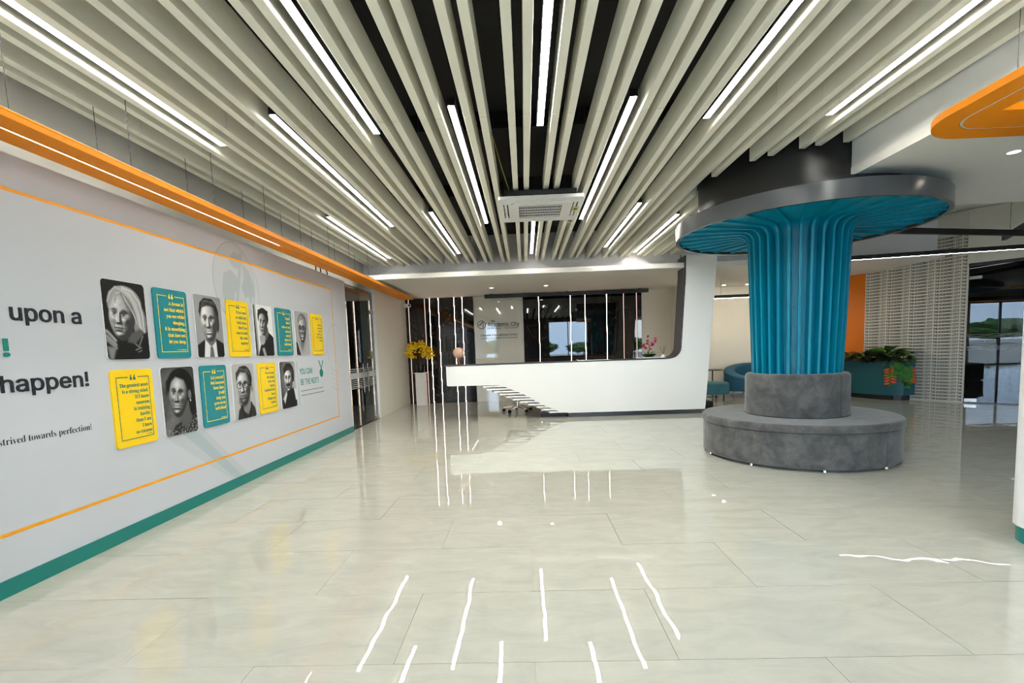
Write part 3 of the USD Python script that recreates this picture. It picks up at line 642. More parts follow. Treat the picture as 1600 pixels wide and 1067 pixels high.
def portrait_f():   # man, short dark hair, spectacles, trimmed beard, dark jacket
    p = Paint(0.42)
    p.poly([(0.1, 1.5), (0.18, 1.25), (0.36, 1.1), (0.76, 1.06), (0.95, 1.25), (1, 1.5)], 0.025, soft=0.03)
    p.poly([(0.36, 0.95), (0.74, 0.92), (0.76, 1.2), (0.6, 1.4), (0.42, 1.3)], 0.2, soft=0.04)
    p.ell(0.54, 0.42, 0.35, 0.37, 0.02, soft=0.06)
    face(p, 0.49, 0.62, 0.31, 0.52, 0.44, turn=-0.2, smile=0.1, light=(-0.5, -0.3, 0.7))
    p.poly([(0.15, 0.5), (0.16, 0.24), (0.36, 0.07), (0.68, 0.08), (0.86, 0.28), (0.86, 0.62), (0.78, 0.46), (0.66, 0.25), (0.36, 0.23), (0.22, 0.36)], 0.016, soft=0.03)
    strands(p, ([(0.2, 0.34), (0.3, 0.14), (0.46, 0.1)], [(0.64, 0.24), (0.72, 0.14), (0.84, 0.32)]), 14, 0.02, 0.22, 6, 0.012)
    n1 = meshkit.noise(np.stack([p.x * 40, p.y * 40, p.x * 0], -1), 8)
    q = np.sqrt(((p.x - 0.43) / 0.24) ** 2 + ((p.y - 1.0) / 0.2) ** 2); p.put(np.clip((1.1 - q) / 0.4, 0, 1) * (0.6 + 0.4 * n1) * (np.sqrt(((p.x - 0.41) / 0.12) ** 2 + ((p.y - 0.895) / 0.035) ** 2) > 1), 0.02, 0.9)
    for s in (0.30, 0.56):
        t0 = p.t.copy(); p.ell(s, 0.585, 0.135, 0.092, 0.012, soft=0.1); m = np.clip((1.05 - np.sqrt(((p.x - s) / 0.112) ** 2 + ((p.y - 0.585) / 0.072) ** 2)) / 0.1, 0, 1); p.t = p.t * (1 - m) + t0 * m
    p.line([(0.42, 0.57), (0.45, 0.57)], 0.03, 0.012); p.line([(0.69, 0.57), (0.87, 0.6)], 0.03, 0.012)
    p.ell(0.86, 0.7, 0.045, 0.1, 0.2, soft=0.3)
    p.line([(0.3, 1.14), (0.42, 1.36), (0.5, 1.5)], 0.05, 0.008); p.line([(0.8, 1.1), (0.72, 1.36), (0.66, 1.5)], 0.05, 0.008)
    return p
def portrait_g():   # young man, thick dark hair, moustache, black high-neck jumper
    p = Paint(0.3); p.t = 0.05 + 0.5 * np.clip(p.x * 0.7 + 0.15 * np.sin(p.y * 3), 0, 1) ** 1.3
    p.poly([(0.05, 1.5), (0.1, 1.2), (0.36, 0.98), (0.46, 0.9), (0.8, 0.88), (0.98, 1.1), (1, 1.5)], 0.010, soft=0.02)
    p.poly([(0.1, 1.18), (0.34, 0.95), (0.36, 1.06), (0.2, 1.34)], 0.62, soft=0.04); p.poly([(0.84, 0.9), (1.1, 0.95), (1.1, 1.3), (0.92, 1.28)], 0.62, soft=0.04)
    p.ell(0.58, 0.4, 0.34, 0.35, 0.010, soft=0.05)
    face(p, 0.5, 0.58, 0.27, 0.45, 0.5, turn=-0.1, smile=0.2, light=(-0.3, -0.35, 0.75))
    p.poly([(0.22, 0.5), (0.22, 0.22), (0.42, 0.05), (0.72, 0.07), (0.92, 0.32), (0.88, 0.7), (0.76, 0.56), (0.72, 0.36), (0.58, 0.28), (0.4, 0.3), (0.28, 0.38)], 0.010, soft=0.03)
    strands(p, ([(0.3, 0.34), (0.36, 0.18), (0.5, 0.12)], [(0.74, 0.4), (0.84, 0.24), (0.9, 0.5)]), 12, 0.012, 0.12, 7, 0.012)
    p.ell(0.475, 0.755, 0.15, 0.042, 0.010, soft=0.5)
    p.poly([(0.4, 0.96), (0.78, 0.86), (0.8, 1.14), (0.44, 1.16)], 0.010, soft=0.03)
    return p

portraits = [(0, 0, portrait_a, 'black and white portrait board of an old man with long white hair and raised hand'),
             (2, 0, portrait_b, 'grey portrait board of a smiling man in suit and tie'),
             (4, 0, portrait_c, 'pale portrait board of a dark haired man resting chin on his hand'),
             (6, 0, portrait_d, 'grey portrait board of a laughing grey haired man with dark spectacles'),
             (1, 1, portrait_e, 'dark portrait board of a woman with drawn back hair and patterned top'),
             (3, 1, portrait_f, 'light grey portrait board of a bearded man wearing round spectacles'),
             (5, 1, portrait_g, 'grey portrait board of a moustached young man in black high neck')]
for col, row, fn, lab in portraits:
    y0, z0 = slot(col, row)
    th = thing('portrait_board', lab, 'portrait board', (XL, y0 + BWD / 2, z0), 'portrait boards on the printed wall')
    part(th, 'panel', onleft(extr(rrect(BWD, BHT, 0.028), BTH), y0, z0), 'white_plastic')
    fn().mesh(th, y0, z0)
quotes = [(1, 0, 't', ['A dream is', 'not that which', 'you see while', 'sleeping,', 'it is something', 'that does not', 'let you sleep.'], '- A. P. J. Abdul Kalam', 'teal quote board beginning A dream is, beside the old man portrait'),
          (3, 0, 'y', ['If you want', 'to walk fast,', 'walk alone.', 'But if you', 'want to walk', 'far, walk', 'together'], None, 'yellow quote board about walking fast or far, in the top row'),
          (5, 0, 't', ['People', 'throw', 'stones at you', 'and you', 'convert', 'them into', 'milestones'], None, 'teal quote board about stones and milestones, right in the top row'),
          (7, 0, 'y', ['People who', 'do not take', 'charge of', 'their lives are', '"Little Changes"', 'be kind'], None, 'yellow quote board at the right end of the top row'),
          (0, 1, 'y', ['The greatest asset', 'is a strong mind.', 'If I know', 'someone', 'is training', 'harder', 'than I am', 'I have', 'no excuses'], '- PV Sindhu', 'large yellow quote board beginning The greatest asset, lower left'),
          (2, 1, 't', ['Let yourself', 'feel insecure', 'from time,', 'It will', 'help you', 'grow as an', 'individual'], None, 'teal quote board beginning Let yourself, in the lower row'),
          (4, 1, 'y', ['We can start', 'the change', 'from own', 'homes,', 'neighborhoods,', 'lanes,', 'villages and', 'schools'], None, 'yellow quote board beginning We can start the change, lower row')]
SER = 'NotoSansMath-Regular.woff2'
for col, row, c, lines, by, lab in quotes:
    y0, z0 = slot(col, row)
    th = thing('quote_board', lab, 'quote board', (XL, y0 + BWD / 2, z0), 'quote boards on the printed wall')
    part(th, 'panel', onleft(extr(rrect(BWD, BHT, 0.028), BTH), y0, z0), 'teal_panel' if c == 't' else 'yellow_panel')
    ink = 'yellow_ink' if c == 't' else 'green_ink'
    off = BTH + 0.0007
    L, R, B, T = 0.045, BWD - 0.04, 0.055, BHT - 0.058
    bd = LineString([(BWD * 0.385, T), (L, T), (L, B), (R, B), (R, T), (BWD * 0.625, T)]).buffer(0.0032, cap_style='flat', join_style='mitre')
    part(th, 'border_line', onleft(flat(bd), y0, z0, off), ink)
    qm = [Point(BWD * 0.5 + s, T - 0.011).buffer(0.0125).union(Polygon([(BWD * 0.5 + s - 0.0125, T - 0.011), (BWD * 0.5 + s - 0.006, T + 0.014), (BWD * 0.5 + s + 0.009, T + 0.021), (BWD * 0.5 + s + 0.006, T + 0.012), (BWD * 0.5 + s, T)])) for s in (-0.015, 0.017)]
    part(th, 'quote_mark', onleft(flat(shapely.union_all(qm)), y0, z0, off), ink)
    n = len(lines); pitch = min(0.054, 0.4 / n) if row == 0 else min(0.05, 0.41 / n)
    hgt = 0.030 if n < 8 else 0.028
    if col == 7: hgt, pitch = 0.022, 0.045
    zt = T - 0.075 - (0.03 if col == 7 else 0)
    shs = []
    for i, s in enumerate(lines):
        sh = text_shape(serif(s), hgt, kind=SER, px=40, squeeze=0.88, bold=0.022)
        w = sh.bounds[2] - sh.bounds[0]
        if w > R - L - 0.02: sh = aff.scale(sh, (R - L - 0.02) / w, 1, origin=(0, 0))
        shs.append(aff.translate(sh, R - 0.012 - sh.bounds[2], zt - i * pitch))
    part(th, 'lettering', onleft(flat(shapely.union_all(shs)), y0, z0, off), ink)
    sm = text_shape(serif(by), 0.0115, kind=SER, px=40, squeeze=0.8) if by else shapely.box(0, 0, 0.085, 0.005)
    part(th, 'name_line', onleft(flat(aff.translate(sm, R - 0.012 - sm.bounds[2], B + 0.012)), y0, z0, off), ink)
y0, z0 = 6.305, 0.69
th = thing('sign_board', 'white sign board reading YOU CAN BE THE NEXT beside a teal medal', 'sign', (XL, 6.7, z0))
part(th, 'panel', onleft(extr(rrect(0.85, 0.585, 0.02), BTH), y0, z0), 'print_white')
off = BTH + 0.0007
t1, t2 = (aff.scale(q, w / (q.bounds[2] - q.bounds[0]), 1, origin=(0, 0)) for q, w in ((text_shape('YOU CAN', 0.075, px=64, bold=0.04), 0.385), (text_shape('BE THE NEXT!', 0.075, px=64, bold=0.04), 0.565)))
part(th, 'lettering', onleft(flat(aff.translate(t1, 0.04, 0.405).union(aff.translate(t2, 0.045, 0.262))), y0, z0, off), 'teal_ink')
md = shapely.union_all([Point(0.725, 0.395).buffer(0.062), Polygon([(0.64, 0.585), (0.675, 0.585), (0.74, 0.47), (0.72, 0.455)]), Polygon([(0.825, 0.585), (0.79, 0.585), (0.72, 0.455), (0.74, 0.45)]), shapely.box(0.71, 0.44, 0.75, 0.46)]).intersection(shapely.box(0, 0, 0.85, 0.58))
part(th, 'medal_print', onleft(flat(md), y0, z0, off), 'teal_ink')
small = []
for zz, x1 in ((0.175, 0.76), (0.115, 0.79)):
    x = 0.045
    while x < x1:
        w = float(rng.uniform(0.015, 0.05)); small.append(shapely.box(x, zz, min(x + w, x1), zz + 0.009)); x += w + 0.008
part(th, 'small_print', onleft(flat(shapely.union_all(small)), y0, z0, off), 'dark_ink')

# ---------------------------------------------------------------- glass door on the left
dr = thing('door_1', 'frameless double glass door with long steel pull handles beyond the printed wall', 'door', (-3.1, 9.06, 0), kind='structure')
for a, b in ((8.235, 9.055), (9.065, 9.885)):
    part(dr, 'glass_leaf', box(-3.115, -3.103, a, b, 0.012, 2.585), 'door_glass')
for y in (8.93, 9.19):
    hd = part(dr, 'pull_handle', cyl((-3.04, y, 0.62), (-3.04, y, 1.18), 0.014, 12), 'steel')
    for z in (0.7, 1.1): part(hd, 'standoff', cyl((-3.04, y, z), (-3.1, y, z), 0.008, 8), 'steel')
for y0_, y1_ in ((8.24, 8.40), (9.72, 9.88)):
    part(dr, 'patch_fitting', bev(-3.135, -3.085, y0_, y1_, 2.15, 2.22, 0.004), 'steel')
    part(dr, 'patch_fitting', bev(-3.135, -3.085, y0_, y1_, 0.005, 0.07, 0.004), 'steel')
for y in (8.36, 9.0): part(dr, 'steel_post', cyl((-3.16, y, 0.0), (-3.16, y, 2.1), 0.014, 10), 'steel')
for i in range(11):
    z = 0.72 + 0.035 * i
    part(dr, 'frosted_band', box(-3.1025, -3.1015, 8.25, 9.87, z, z + (0.1 if i == 5 else 0.012)), 'frost') if i not in (6, 7) else None
part(dr, 'jamb', box(-3.2, -3.05, 9.885, 9.9, 0, 2.59), 'white_plastic')
part(dr, 'threshold', box(-3.14, -3.07, 8.22, 9.9, 0.0, 0.006), 'dark_steel')
struct('wall_corridor', cat_([box(-5.6, -5.5, 7.6, 11.2, 0, 2.7), box(-5.6, -3.31, 7.5, 7.6, 0, 2.7), box(-5.6, -3.37, 11.2, 11.3, 0, 2.7), box(-5.6, -3.31, 7.5, 11.3, 2.62, 2.7), box(-5.6, -3.2, 7.5, 11.3, -0.1, -0.005)]), 'corridor_paint', 'dim grey corridor behind the glass door', 'corridor')

# ---------------------------------------------------------------- back wall panels, strips and logo
strL = [-2.983, -2.562, -2.433, -2.202, -1.794, -1.586]; strR = [0.394, 1.206, 1.582, 2.135, 2.566, 2.897]
edges = [(-3.06, strL, -1.30), (-0.01, strR, 3.02)]
for gi, (a, ss, b) in enumerate(edges):
    side = ('left', 'right')[gi]
    xs = [a] + list(ss) + [b]
    for i in range(len(xs) - 1):
        p = xs[i] + (0.016 if i else 0); q = xs[i + 1] - (0.016 if i + 1 < len(xs) - 1 else 0)
        struct('trim', bev(p, q, YW - 0.032, YW - 0.0005, 0.0, ZS - 0.012, 0.002), 'marble', f'polished dark marble panel, {ORD[i]} from the left in the {side} group behind the desk', 'marble panel')
    for i, x in enumerate(ss):
        dim = (gi == 0 and i < 2) or (gi == 1 and i > 3)
        th = thing('light_strip', f'{"dim" if dim else "bright"} warm vertical light strip, {ORD[i]} from the left in the {side} marble group', 'light strip', (x, YW - 0.02, 0), 'vertical light strips in the marble wall')
        part(th, 'diffuser', box(x - 0.009, x + 0.009, YW - 0.026, YW - 0.012, 0.002, ZS - 0.015), 'strip_dim' if dim else 'strip_warm')
        part(th, 'channel', box(x - 0.0155, x + 0.0155, YW - 0.012, YW - 0.001, 0.002, ZS - 0.015), 'dark_steel')
lp = struct('trim', bev(-1.285, -0.015, YW - 0.025, YW - 0.0005, 0.0, ZS - 0.012, 0.002), 'gloss_white', 'glossy cream glass panel bearing the school lettering', 'wall panel')
def onback(mesh, x0, z0, off=0.026): return frame(mesh, (x0, YW - off, z0), EX, EZ, -EY)
em = Point(0, 0).buffer(0.112).difference(Point(0, 0).buffer(0.094))
a_ = Polygon([(-0.1, -0.03), (0.02, 0.09), (0.04, 0.09), (0.04, -0.09), (0.02, -0.09), (0.02, 0.055), (-0.06, -0.03), (-0.04, -0.03), (0.0, 0.01), (0.0, -0.01)]).buffer(0)
lg = thing('logo_lettering', 'dark emblem and school lettering standing on the cream glass panel', 'sign', (-0.65, YW - 0.026, 1.6))
part(lg, 'emblem_ring', onback(extr(em, 0.008), -1.10, 2.0), 'dark_steel'); part(lg, 'emblem_letter', onback(extr(a_, 0.008), -1.09, 2.0), 'dark_steel')
s = text_shape('Academic City', 0.092, px=64, bold=0.015); k = 0.82 / (s.bounds[2] - s.bounds[0])
for l in letters('Academic City', 0.092, px=64, bold=0.02): part(lg, 'letter', onback(extr(aff.scale(l, k, 1.0, origin=(0, 0)), 0.006), -0.945, 1.95), 'black_ink')
for l in letters('the', 0.042, px=48, bold=0.03): part(lg, 'letter', onback(extr(l, 0.006), -0.84, 2.07), 'black_ink')
part(lg, 'underline', onback(extr(shapely.box(0, 0, 0.82, 0.006), 0.003), -0.945, 1.925), 'dark_ink')
for s_, x_, z_, w_, h_ in (('Education School  -  Preparing Careers', -0.96, 1.885, 0.81, 0.027), ('Emerald International School', -1.135, 1.705, 0.955, 0.045), ('A UNIT OF THE ACADEMIC CITY FOUNDATION', -1.135, 1.632, 0.955, 0.026)):
    sh = text_shape(s_, h_, px=40, bold=0.02); sh = aff.scale(sh, w_ / (sh.bounds[2] - sh.bounds[0]), 1, origin=(0, 0))
    part(lg, 'small_lettering', onback(extr(sh, 0.003), x_, z_), 'dark_ink', kind='stuff')
tb = thing('ceiling_track', 'long dark grey bar hanging under the soffit in front of the marble', 'track', (1.07, 12.2, 2.63))
part(tb, 'profile', bev(-0.97, 3.118, 12.17, 12.23, 2.635, 2.728, 0.004), 'graphite')
for x in (-0.8, 1.1, 2.9): part(tb, 'bracket', box(x - 0.03, x + 0.03, 12.185, 12.215, 2.728, ZS), 'graphite')
struct('wall_partition', box(3.78, 3.9, 10.9, YW, 0, ZS), 'wall_beige', 'pale partition wall end seen through the desk opening', 'wall')
th = thing('light_strip', 'warm light strip upright on the partition behind the white pillar', 'light strip', (3.77, 11.5, 0))
part(th, 'diffuser', box(3.766, 3.7795, 11.3, 11.33, 0.9, ZS - 0.1), 'strip_warm')
for i, (x, y, z, lab) in enumerate(((-0.71, 11.0, ZS, 'small round downlight in the soffit left of the dark track'), (0.52, 10.96, ZS, 'small round downlight in the soffit above the right marble group'), (4.97, 12.2, ZS, 'left downlight in the lounge ceiling beside the pillar'), (5.55, 12.2, ZS, 'right downlight in the lounge ceiling beside the column'), (4.07, 4.21, ZR, 'round downlight in the right soffit below the orange ring'))):
    th = thing('downlight', lab, 'downlight', (x, y, z - 0.01), 'recessed downlights')
    part(th, 'trim_ring', lathe([(0.042, z - 0.0005), (0.056, z - 0.0005), (0.056, z - 0.006), (0.042, z - 0.006), (0.042, z - 0.0005)], (x, y, 0), 28), 'white_plastic', smooth=30)
    part(th, 'lens', trimesh.creation.cylinder(radius=0.041, height=0.004, sections=28, transform=trimesh.transformations.translation_matrix((x, y, z - 0.003))), 'downlight')

# ---------------------------------------------------------------- reception desk with pillar
YD, DD = 9.13, 0.40
curve = [(-0.55, 0.664), (-0.47, 0.655), (-0.324, 0.593), (-0.186, 0.531), (-0.017, 0.454), (0.15, 0.352), (0.319, 0.252), (0.493, 0.172), (0.60, 0.13), (0.70, 0.102), (0.80, 0.086)]
inner = [(3.03, 2.95), (3.028, 2.6), (2.941, 1.255), (2.93, 1.2), (2.905, 1.15), (2.865, 1.105), (2.81, 1.075), (2.74, 1.058), (2.66, 1.052)]
bodyp = Polygon([(-1.515, 0.685), (-1.49, 0.672)] + curve + [(3.375, 0.084), (3.39, 0.2), (3.535, 1.983), (3.581, 2.684), (3.6, 2.95)] + inner + [(-1.515, 1.052)])
dk = thing('reception_desk', 'white L shaped reception desk rising into a leaning pillar, dark edged', 'reception desk', (0.9, 9.33, 0))
def xz(poly, y, d): return frame(extr(poly, d), (0, y + d, 0), EX, EZ, -EY)
part(dk, 'body', xz(bodyp, YD, DD), 'desk_white')
path = LineString([(-1.56, 1.0605)] + [(x - (0.009 if z > 1.1 else 0), z + (0.0085 if z < 1.1 else 0)) for x, z in inner[::-1]])
path = LineString([(-1.56, 1.062), (2.66, 1.062), (2.735, 1.068), (2.803, 1.085), (2.855, 1.113), (2.894, 1.157), (2.919, 1.204), (2.93, 1.257), (3.017, 2.6), (3.019, 2.95)])
part(dk, 'edge_trim', xz(path.buffer(0.0095, cap_style='flat'), YD - 0.006, DD + 0.03), 'desk_edge', smooth=35)
part(dk, 'plinth', box(0.80, 3.32, YD + 0.03, YD + DD, 0, 0.084), 'desk_edge')
part(dk, 'plinth_recess', box(0.26, 0.80, YD + 0.2, YD + DD, 0, 0.09), 'black_plastic')
slats = [(-0.892, 0.640, -0.45), (-0.821, 0.586, -0.29), (-0.69, 0.534, -0.16), (-0.573, 0.482, -0.06), (-0.447, 0.43, 0.03), (-0.332, 0.377, 0.12), (-0.199, 0.324, 0.21), (-0.036, 0.268, 0.30), (0.128, 0.214, 0.40), (0.243, 0.163, 0.52), (0.363, 0.11, 0.70)]
for a, z, b in slats:
    pl = Polygon([(a, YD + DD - 0.02), (a, YD + DD - 0.04), (a + 0.07, YD + 0.012), (b + 0.05, YD + 0.012), (b + 0.05, YD + DD - 0.02)])
    m = extr(pl, 0.032); m.apply_translation((0, 0, z - 0.016)); part(dk, 'fin', m, 'desk_white')
# things on the counter
ZC = 1.0715
gl = thing('desk_globe', 'small antique style globe with brass arc on the left end of the desk', 'globe', (-1.29, 9.3, ZC))
c = np.array([-1.29, 9.3, 1.30]); R = 0.107
part(gl, 'sphere', trimesh.creation.icosphere(3, R).apply_translation(c), 'globe_paper', smooth=True)
ang = np.radians(np.linspace(70, -125, 28)); part(gl, 'meridian_arc', tube([c + np.array([math.cos(a) * (R + 0.012), 0, math.sin(a) * (R + 0.012)]) for a in ang], 0.006), 'copper', smooth=True)
part(gl, 'stem', cyl((-1.30, 9.3, 1.183), (-1.275, 9.3, 1.10), 0.012, 12), 'copper', smooth=40)
part(gl, 'base', lathe([(0.001, 1.11), (0.02, 1.108), (0.05, 1.09), (0.062, 1.078), (0.062, ZC), (0.001, ZC)], (-1.28, 9.3, 0), 28), 'copper', smooth=40)
lt = thing('tablet_folder', 'slim pale closed folder lying on the desk counter before the marble', 'folder', (1.3, 9.3, ZC))
part(lt, 'cover', bev(1.0, 1.62, 9.2, 9.45, ZC, ZC + 0.012, 0.003), 'gloss_white'); part(lt, 'spine', bev(1.0, 1.02, 9.2, 9.45, ZC + 0.0125, ZC + 0.02, 0.002), 'white_plastic')
sh_ = thing('counter_ledge', 'pale stone ledge board lying on the desk counter under the orchid', 'ledge', (2.45, 9.4, ZC))
part(sh_, 'board', bev(2.17, 2.72, 9.36, 9.52, ZC, ZC + 0.022, 0.004), 'wall_beige')

def leaf(length, width, droop=0.4, fold=0.15, n=7, m=2):
    """a pointed leaf along +x, curling down; a grid of vertices"""
    V, F = [], []
    for i in range(n + 1):
        t = i / n; w = width * (math.sin(math.pi * min(1, t * 0.94 + 0.04)) ** 0.75) * 0.5 * (1 - 0.25 * t)
        for j in range(-m, m + 1):
            u = j / m; V.append((length * t * (1 - 0.15 * droop * t), w * u, -droop * length * t * t * 0.5 + fold * abs(u) * w))
    k = 2 * m + 1
    for i in range(n):
        for j in range(k - 1):
            a = i * k + j; F += [[a, a + k, a + k + 1], [a, a + k + 1, a + 1]]
    return trimesh.Trimesh(V, F, process=False)
def orient(m, o, az, el, roll=0.0):
    T = trimesh.transformations.euler_matrix(roll, -el, az, 'sxyz'); m = m.copy(); m.apply_transform(T); m.apply_translation(o); return m
def blossom(o, r, n=5, seed=0):
    g = np.random.default_rng(seed); ms = []
    nrm = g.normal(size=3); nrm[1] -= 0.8; nrm /= np.linalg.norm(nrm)
    a = np.cross(nrm, [0, 0, 1.0]); a /= np.linalg.norm(a); b = np.cross(nrm, a)
    for k in range(n):
        t = 2 * math.pi * k / n + g.uniform(0, 0.3); d = math.cos(t) * a + math.sin(t) * b; e = np.cross(nrm, d)
        V = [np.zeros(3), d * r * 0.55 + e * r * 0.38 + nrm * r * 0.15, d * r + nrm * r * 0.28, d * r * 0.55 - e * r * 0.38 + nrm * r * 0.15]
        ms.append(trimesh.Trimesh(np.array(V) + o, [[0, 1, 2], [0, 2, 3]], process=False))
    return cat_(ms)

orc = thing('orchid_bowl', 'dark bowl of magenta orchids with green leaves on the desk ledge', 'potted orchid', (2.41, 9.44, ZC + 0.022))
O = np.array([2.41, 9.44, ZC + 0.0225])
part(orc, 'bowl', lathe([(0.001, 0.0), (0.07, 0.0), (0.09, 0.012), (0.13, 0.04), (0.14, 0.055), (0.13, 0.055), (0.08, 0.03), (0.001, 0.03)], O, 32), 'pot_black', smooth=40)
for i in range(18):
    az = rng.uniform(0, 2 * math.pi); part(orc, 'leaf', orient(leaf(rng.uniform(0.08, 0.17), 0.035, 0.6), O + (0.06 * math.cos(az), 0.04 * math.sin(az), 0.045), az, rng.uniform(0.3, 1.2)), 'leaf_green', smooth=True)
for i, (tx, tz) in enumerate(((-0.13, 0.26), (-0.02, 0.36), (0.12, 0.34), (0.04, 0.24))):
    p = [O + (0, 0, 0.04), O + (tx * 0.2, 0, tz * 0.6), O + (tx * 0.7, -0.01, tz * 0.97), O + (tx * 1.25, -0.02, tz * 0.93)]
    st = part(orc, 'flower_stem', tube(p, 0.003, 6), 'leaf_dark', smooth=True)
    for k in range(6):
        q = p[1] * (1 - k / 5) + p[3] * (k / 5) + rng.normal(0, 0.018, 3) + np.array([0, -0.02, 0.02])
        part(st, 'blossom', blossom(q, 0.032, 5, 100 + i * 10 + k), 'flower_pink')
df = thing('reed_diffuser', 'small frosted bottle with thin scent reeds right of the orchid', 'reed diffuser', (2.655, 9.32, ZC))
D_ = np.array([2.655, 9.32, ZC + 0.0005])
part(df, 'bottle', lathe([(0.001, 0), (0.04, 0.0), (0.046, 0.008), (0.046, 0.03), (0.034, 0.05), (0.014, 0.064), (0.014, 0.08), (0.001, 0.08)], D_, 28), 'white_plastic', smooth=40)
for dx, dz in ((-0.07, 0.16), (0.0, 0.165), (0.03, 0.165), (0.055, 0.16)): part(df, 'reed', cyl(D_ + (0, 0, 0.06), D_ + (dx, 0.01, 0.06 + dz), 0.0022, 6), 'dark_ink')

# ---------------------------------------------------------------- office chair behind the desk
ch = thing('office_chair', 'office chair on a five star steel base behind the raised desk end', 'office chair', (-0.2, 10.28, 0))
cx, cy = -0.2, 10.28
part(ch, 'gas_lift', cyl((cx, cy, 0.11), (cx, cy, 0.44), 0.024, 16), 'chrome', smooth=40)
hub = part(ch, 'hub', trimesh.creation.cylinder(radius=0.045, height=0.07, sections=20, transform=trimesh.transformations.translation_matrix((cx, cy, 0.125))), 'chrome', smooth=40)
for k in range(5):
    a = math.radians(22 + 72 * k); d = np.array([math.cos(a), math.sin(a), 0]); e = np.array([-d[1], d[0], 0]); o = np.array([cx, cy, 0])
    pts = []
    for r_, z0_, z1_, w_ in ((0.03, 0.095, 0.15, 0.028), (0.31, 0.07, 0.095, 0.018)):
        for s_ in (-1, 1): pts += [o + d * r_ + e * s_ * w_ + (0, 0, z0_), o + d * r_ + e * s_ * w_ * 0.7 + (0, 0, z1_)]
    part(ch, 'base_arm', trimesh.Trimesh(pts, []).convex_hull, 'chrome')
    q = o + d * 0.305
    cs = part(ch, 'caster', cat_([trimesh.creation.cylinder(radius=0.031, segment=[q + e * s_ * 0.009 + (0, 0, 0.0315), q + e * s_ * 0.026 + (0, 0, 0.0315)], sections=18) for s_ in (-1, 1)]), 'rubber', smooth=40)
    part(cs, 'caster_stem', cyl(q + (0, 0, 0.05), q + (0, 0, 0.08), 0.008, 8), 'dark_steel')
def rbox(x0, x1, y0, y1, z0, z1, r):
    s = trimesh.creation.icosphere(2, r)
    return trimesh.Trimesh(np.vstack([s.vertices + (x, y, z) for x in (x0 + r, x1 - r) for y in (y0 + r, y1 - r) for z in (z0 + r, z1 - r)]), []).convex_hull
part(ch, 'seat', rbox(cx - 0.24, cx + 0.24, cy - 0.24, cy + 0.24, 0.44, 0.52, 0.035), 'black_plastic', smooth=40)
part(ch, 'backrest', rbox(cx - 0.22, cx + 0.22, cy - 0.27, cy - 0.22, 0.55, 0.96, 0.024), 'black_plastic', smooth=40)
part(ch, 'back_bar', cyl((cx, cy - 0.2, 0.47), (cx, cy - 0.245, 0.6), 0.02, 10), 'dark_steel')

# ---------------------------------------------------------------- flower stand in the corner
ps = thing('flower_stand', 'slim white square pedestal in the corner before the dark marble', 'pedestal', (-2.66, 12.14, 0))
part(ps, 'shaft', bev(-2.785, -2.545, 12.02, 12.26, 0, 0.815, 0.004), 'pot_white'); part(ps, 'top_plate', bev(-2.81, -2.52, 11.995, 12.285, 0.815, 0.835, 0.003), 'pot_white')
fv = thing('flower_tree', 'round bush of yellow artificial blossoms in a dark pot on the pedestal', 'flower arrangement', (-2.665, 12.14, 0.8355))
F0 = np.array([-2.665, 12.14, 0.8355])
part(fv, 'pot', lathe([(0.001, 0), (0.09, 0), (0.1, 0.01), (0.115, 0.17), (0.1, 0.17), (0.095, 0.15), (0.001, 0.15)], F0, 28), 'pot_black', smooth=40)
part(fv, 'trunk', tube([F0 + (0, 0, 0.15), F0 + (0.012, 0, 0.25), F0 + (0, 0, 0.34), F0 + (0, 0, 0.42)], [0.022, 0.017, 0.014, 0.01]), 'bark', smooth=True)
for i in range(20):
    az, el = rng.uniform(0, 2 * math.pi), rng.uniform(-0.35, 1.2); d = np.array([math.cos(az) * math.cos(el), math.sin(az) * math.cos(el) * 0.55, math.sin(el)])
    tip = F0 + (0, -0.05, 0.50) + d * np.array([0.32, 0.24, 0.22]) * rng.uniform(0.8, 1.05)
    br = part(fv, 'branch', tube([F0 + (0, 0, 0.4), (F0 + (0, 0, 0.46)) * 0.5 + tip * 0.5, tip], [0.006, 0.004, 0.002], 5), 'bark')
    ms = []
    for k in range(24):
        q = tip + rng.normal(0, 0.052, 3) * (1, 0.8, 0.8); ms.append(blossom(q, rng.uniform(0.024, 0.038), 5, 1000 + i * 30 + k))
    part(br, 'blossom_cluster', cat_(ms), 'flower_yellow', kind='stuff')
cc = thing('security_camera', 'white dome eyed security camera high in the back left corner', 'security camera', (-3.06, 12.3, 2.53))
part(cc, 'mount', bev(-3.06, -3.0, 12.26, 12.36, 2.5, 2.6, 0.012), 'white_plastic'); part(cc, 'body', rbox(-3.02, -2.86, 12.2, 12.33, 2.49, 2.585, 0.035), 'white_plastic', smooth=40)
part(cc, 'lens', trimesh.creation.cylinder(radius=0.02, segment=[(-2.89, 12.205, 2.535), (-2.882, 12.192, 2.535)], sections=18), 'black_plastic')
sp = thing('sprinkler', 'small red and brass sprinkler stub on top of the soffit edge', 'sprinkler', (2.96, 9.22, 2.83))
part(sp, 'foot', lathe([(0.001, 0.012), (0.03, 0.01), (0.03, 0), (0.001, 0)], (2.96, 9.225, 2.8305), 16), 'copper'); part(sp, 'pipe', cyl((2.96, 9.225, 2.84), (2.96, 9.225, 2.98), 0.006, 8), 'black_plastic')

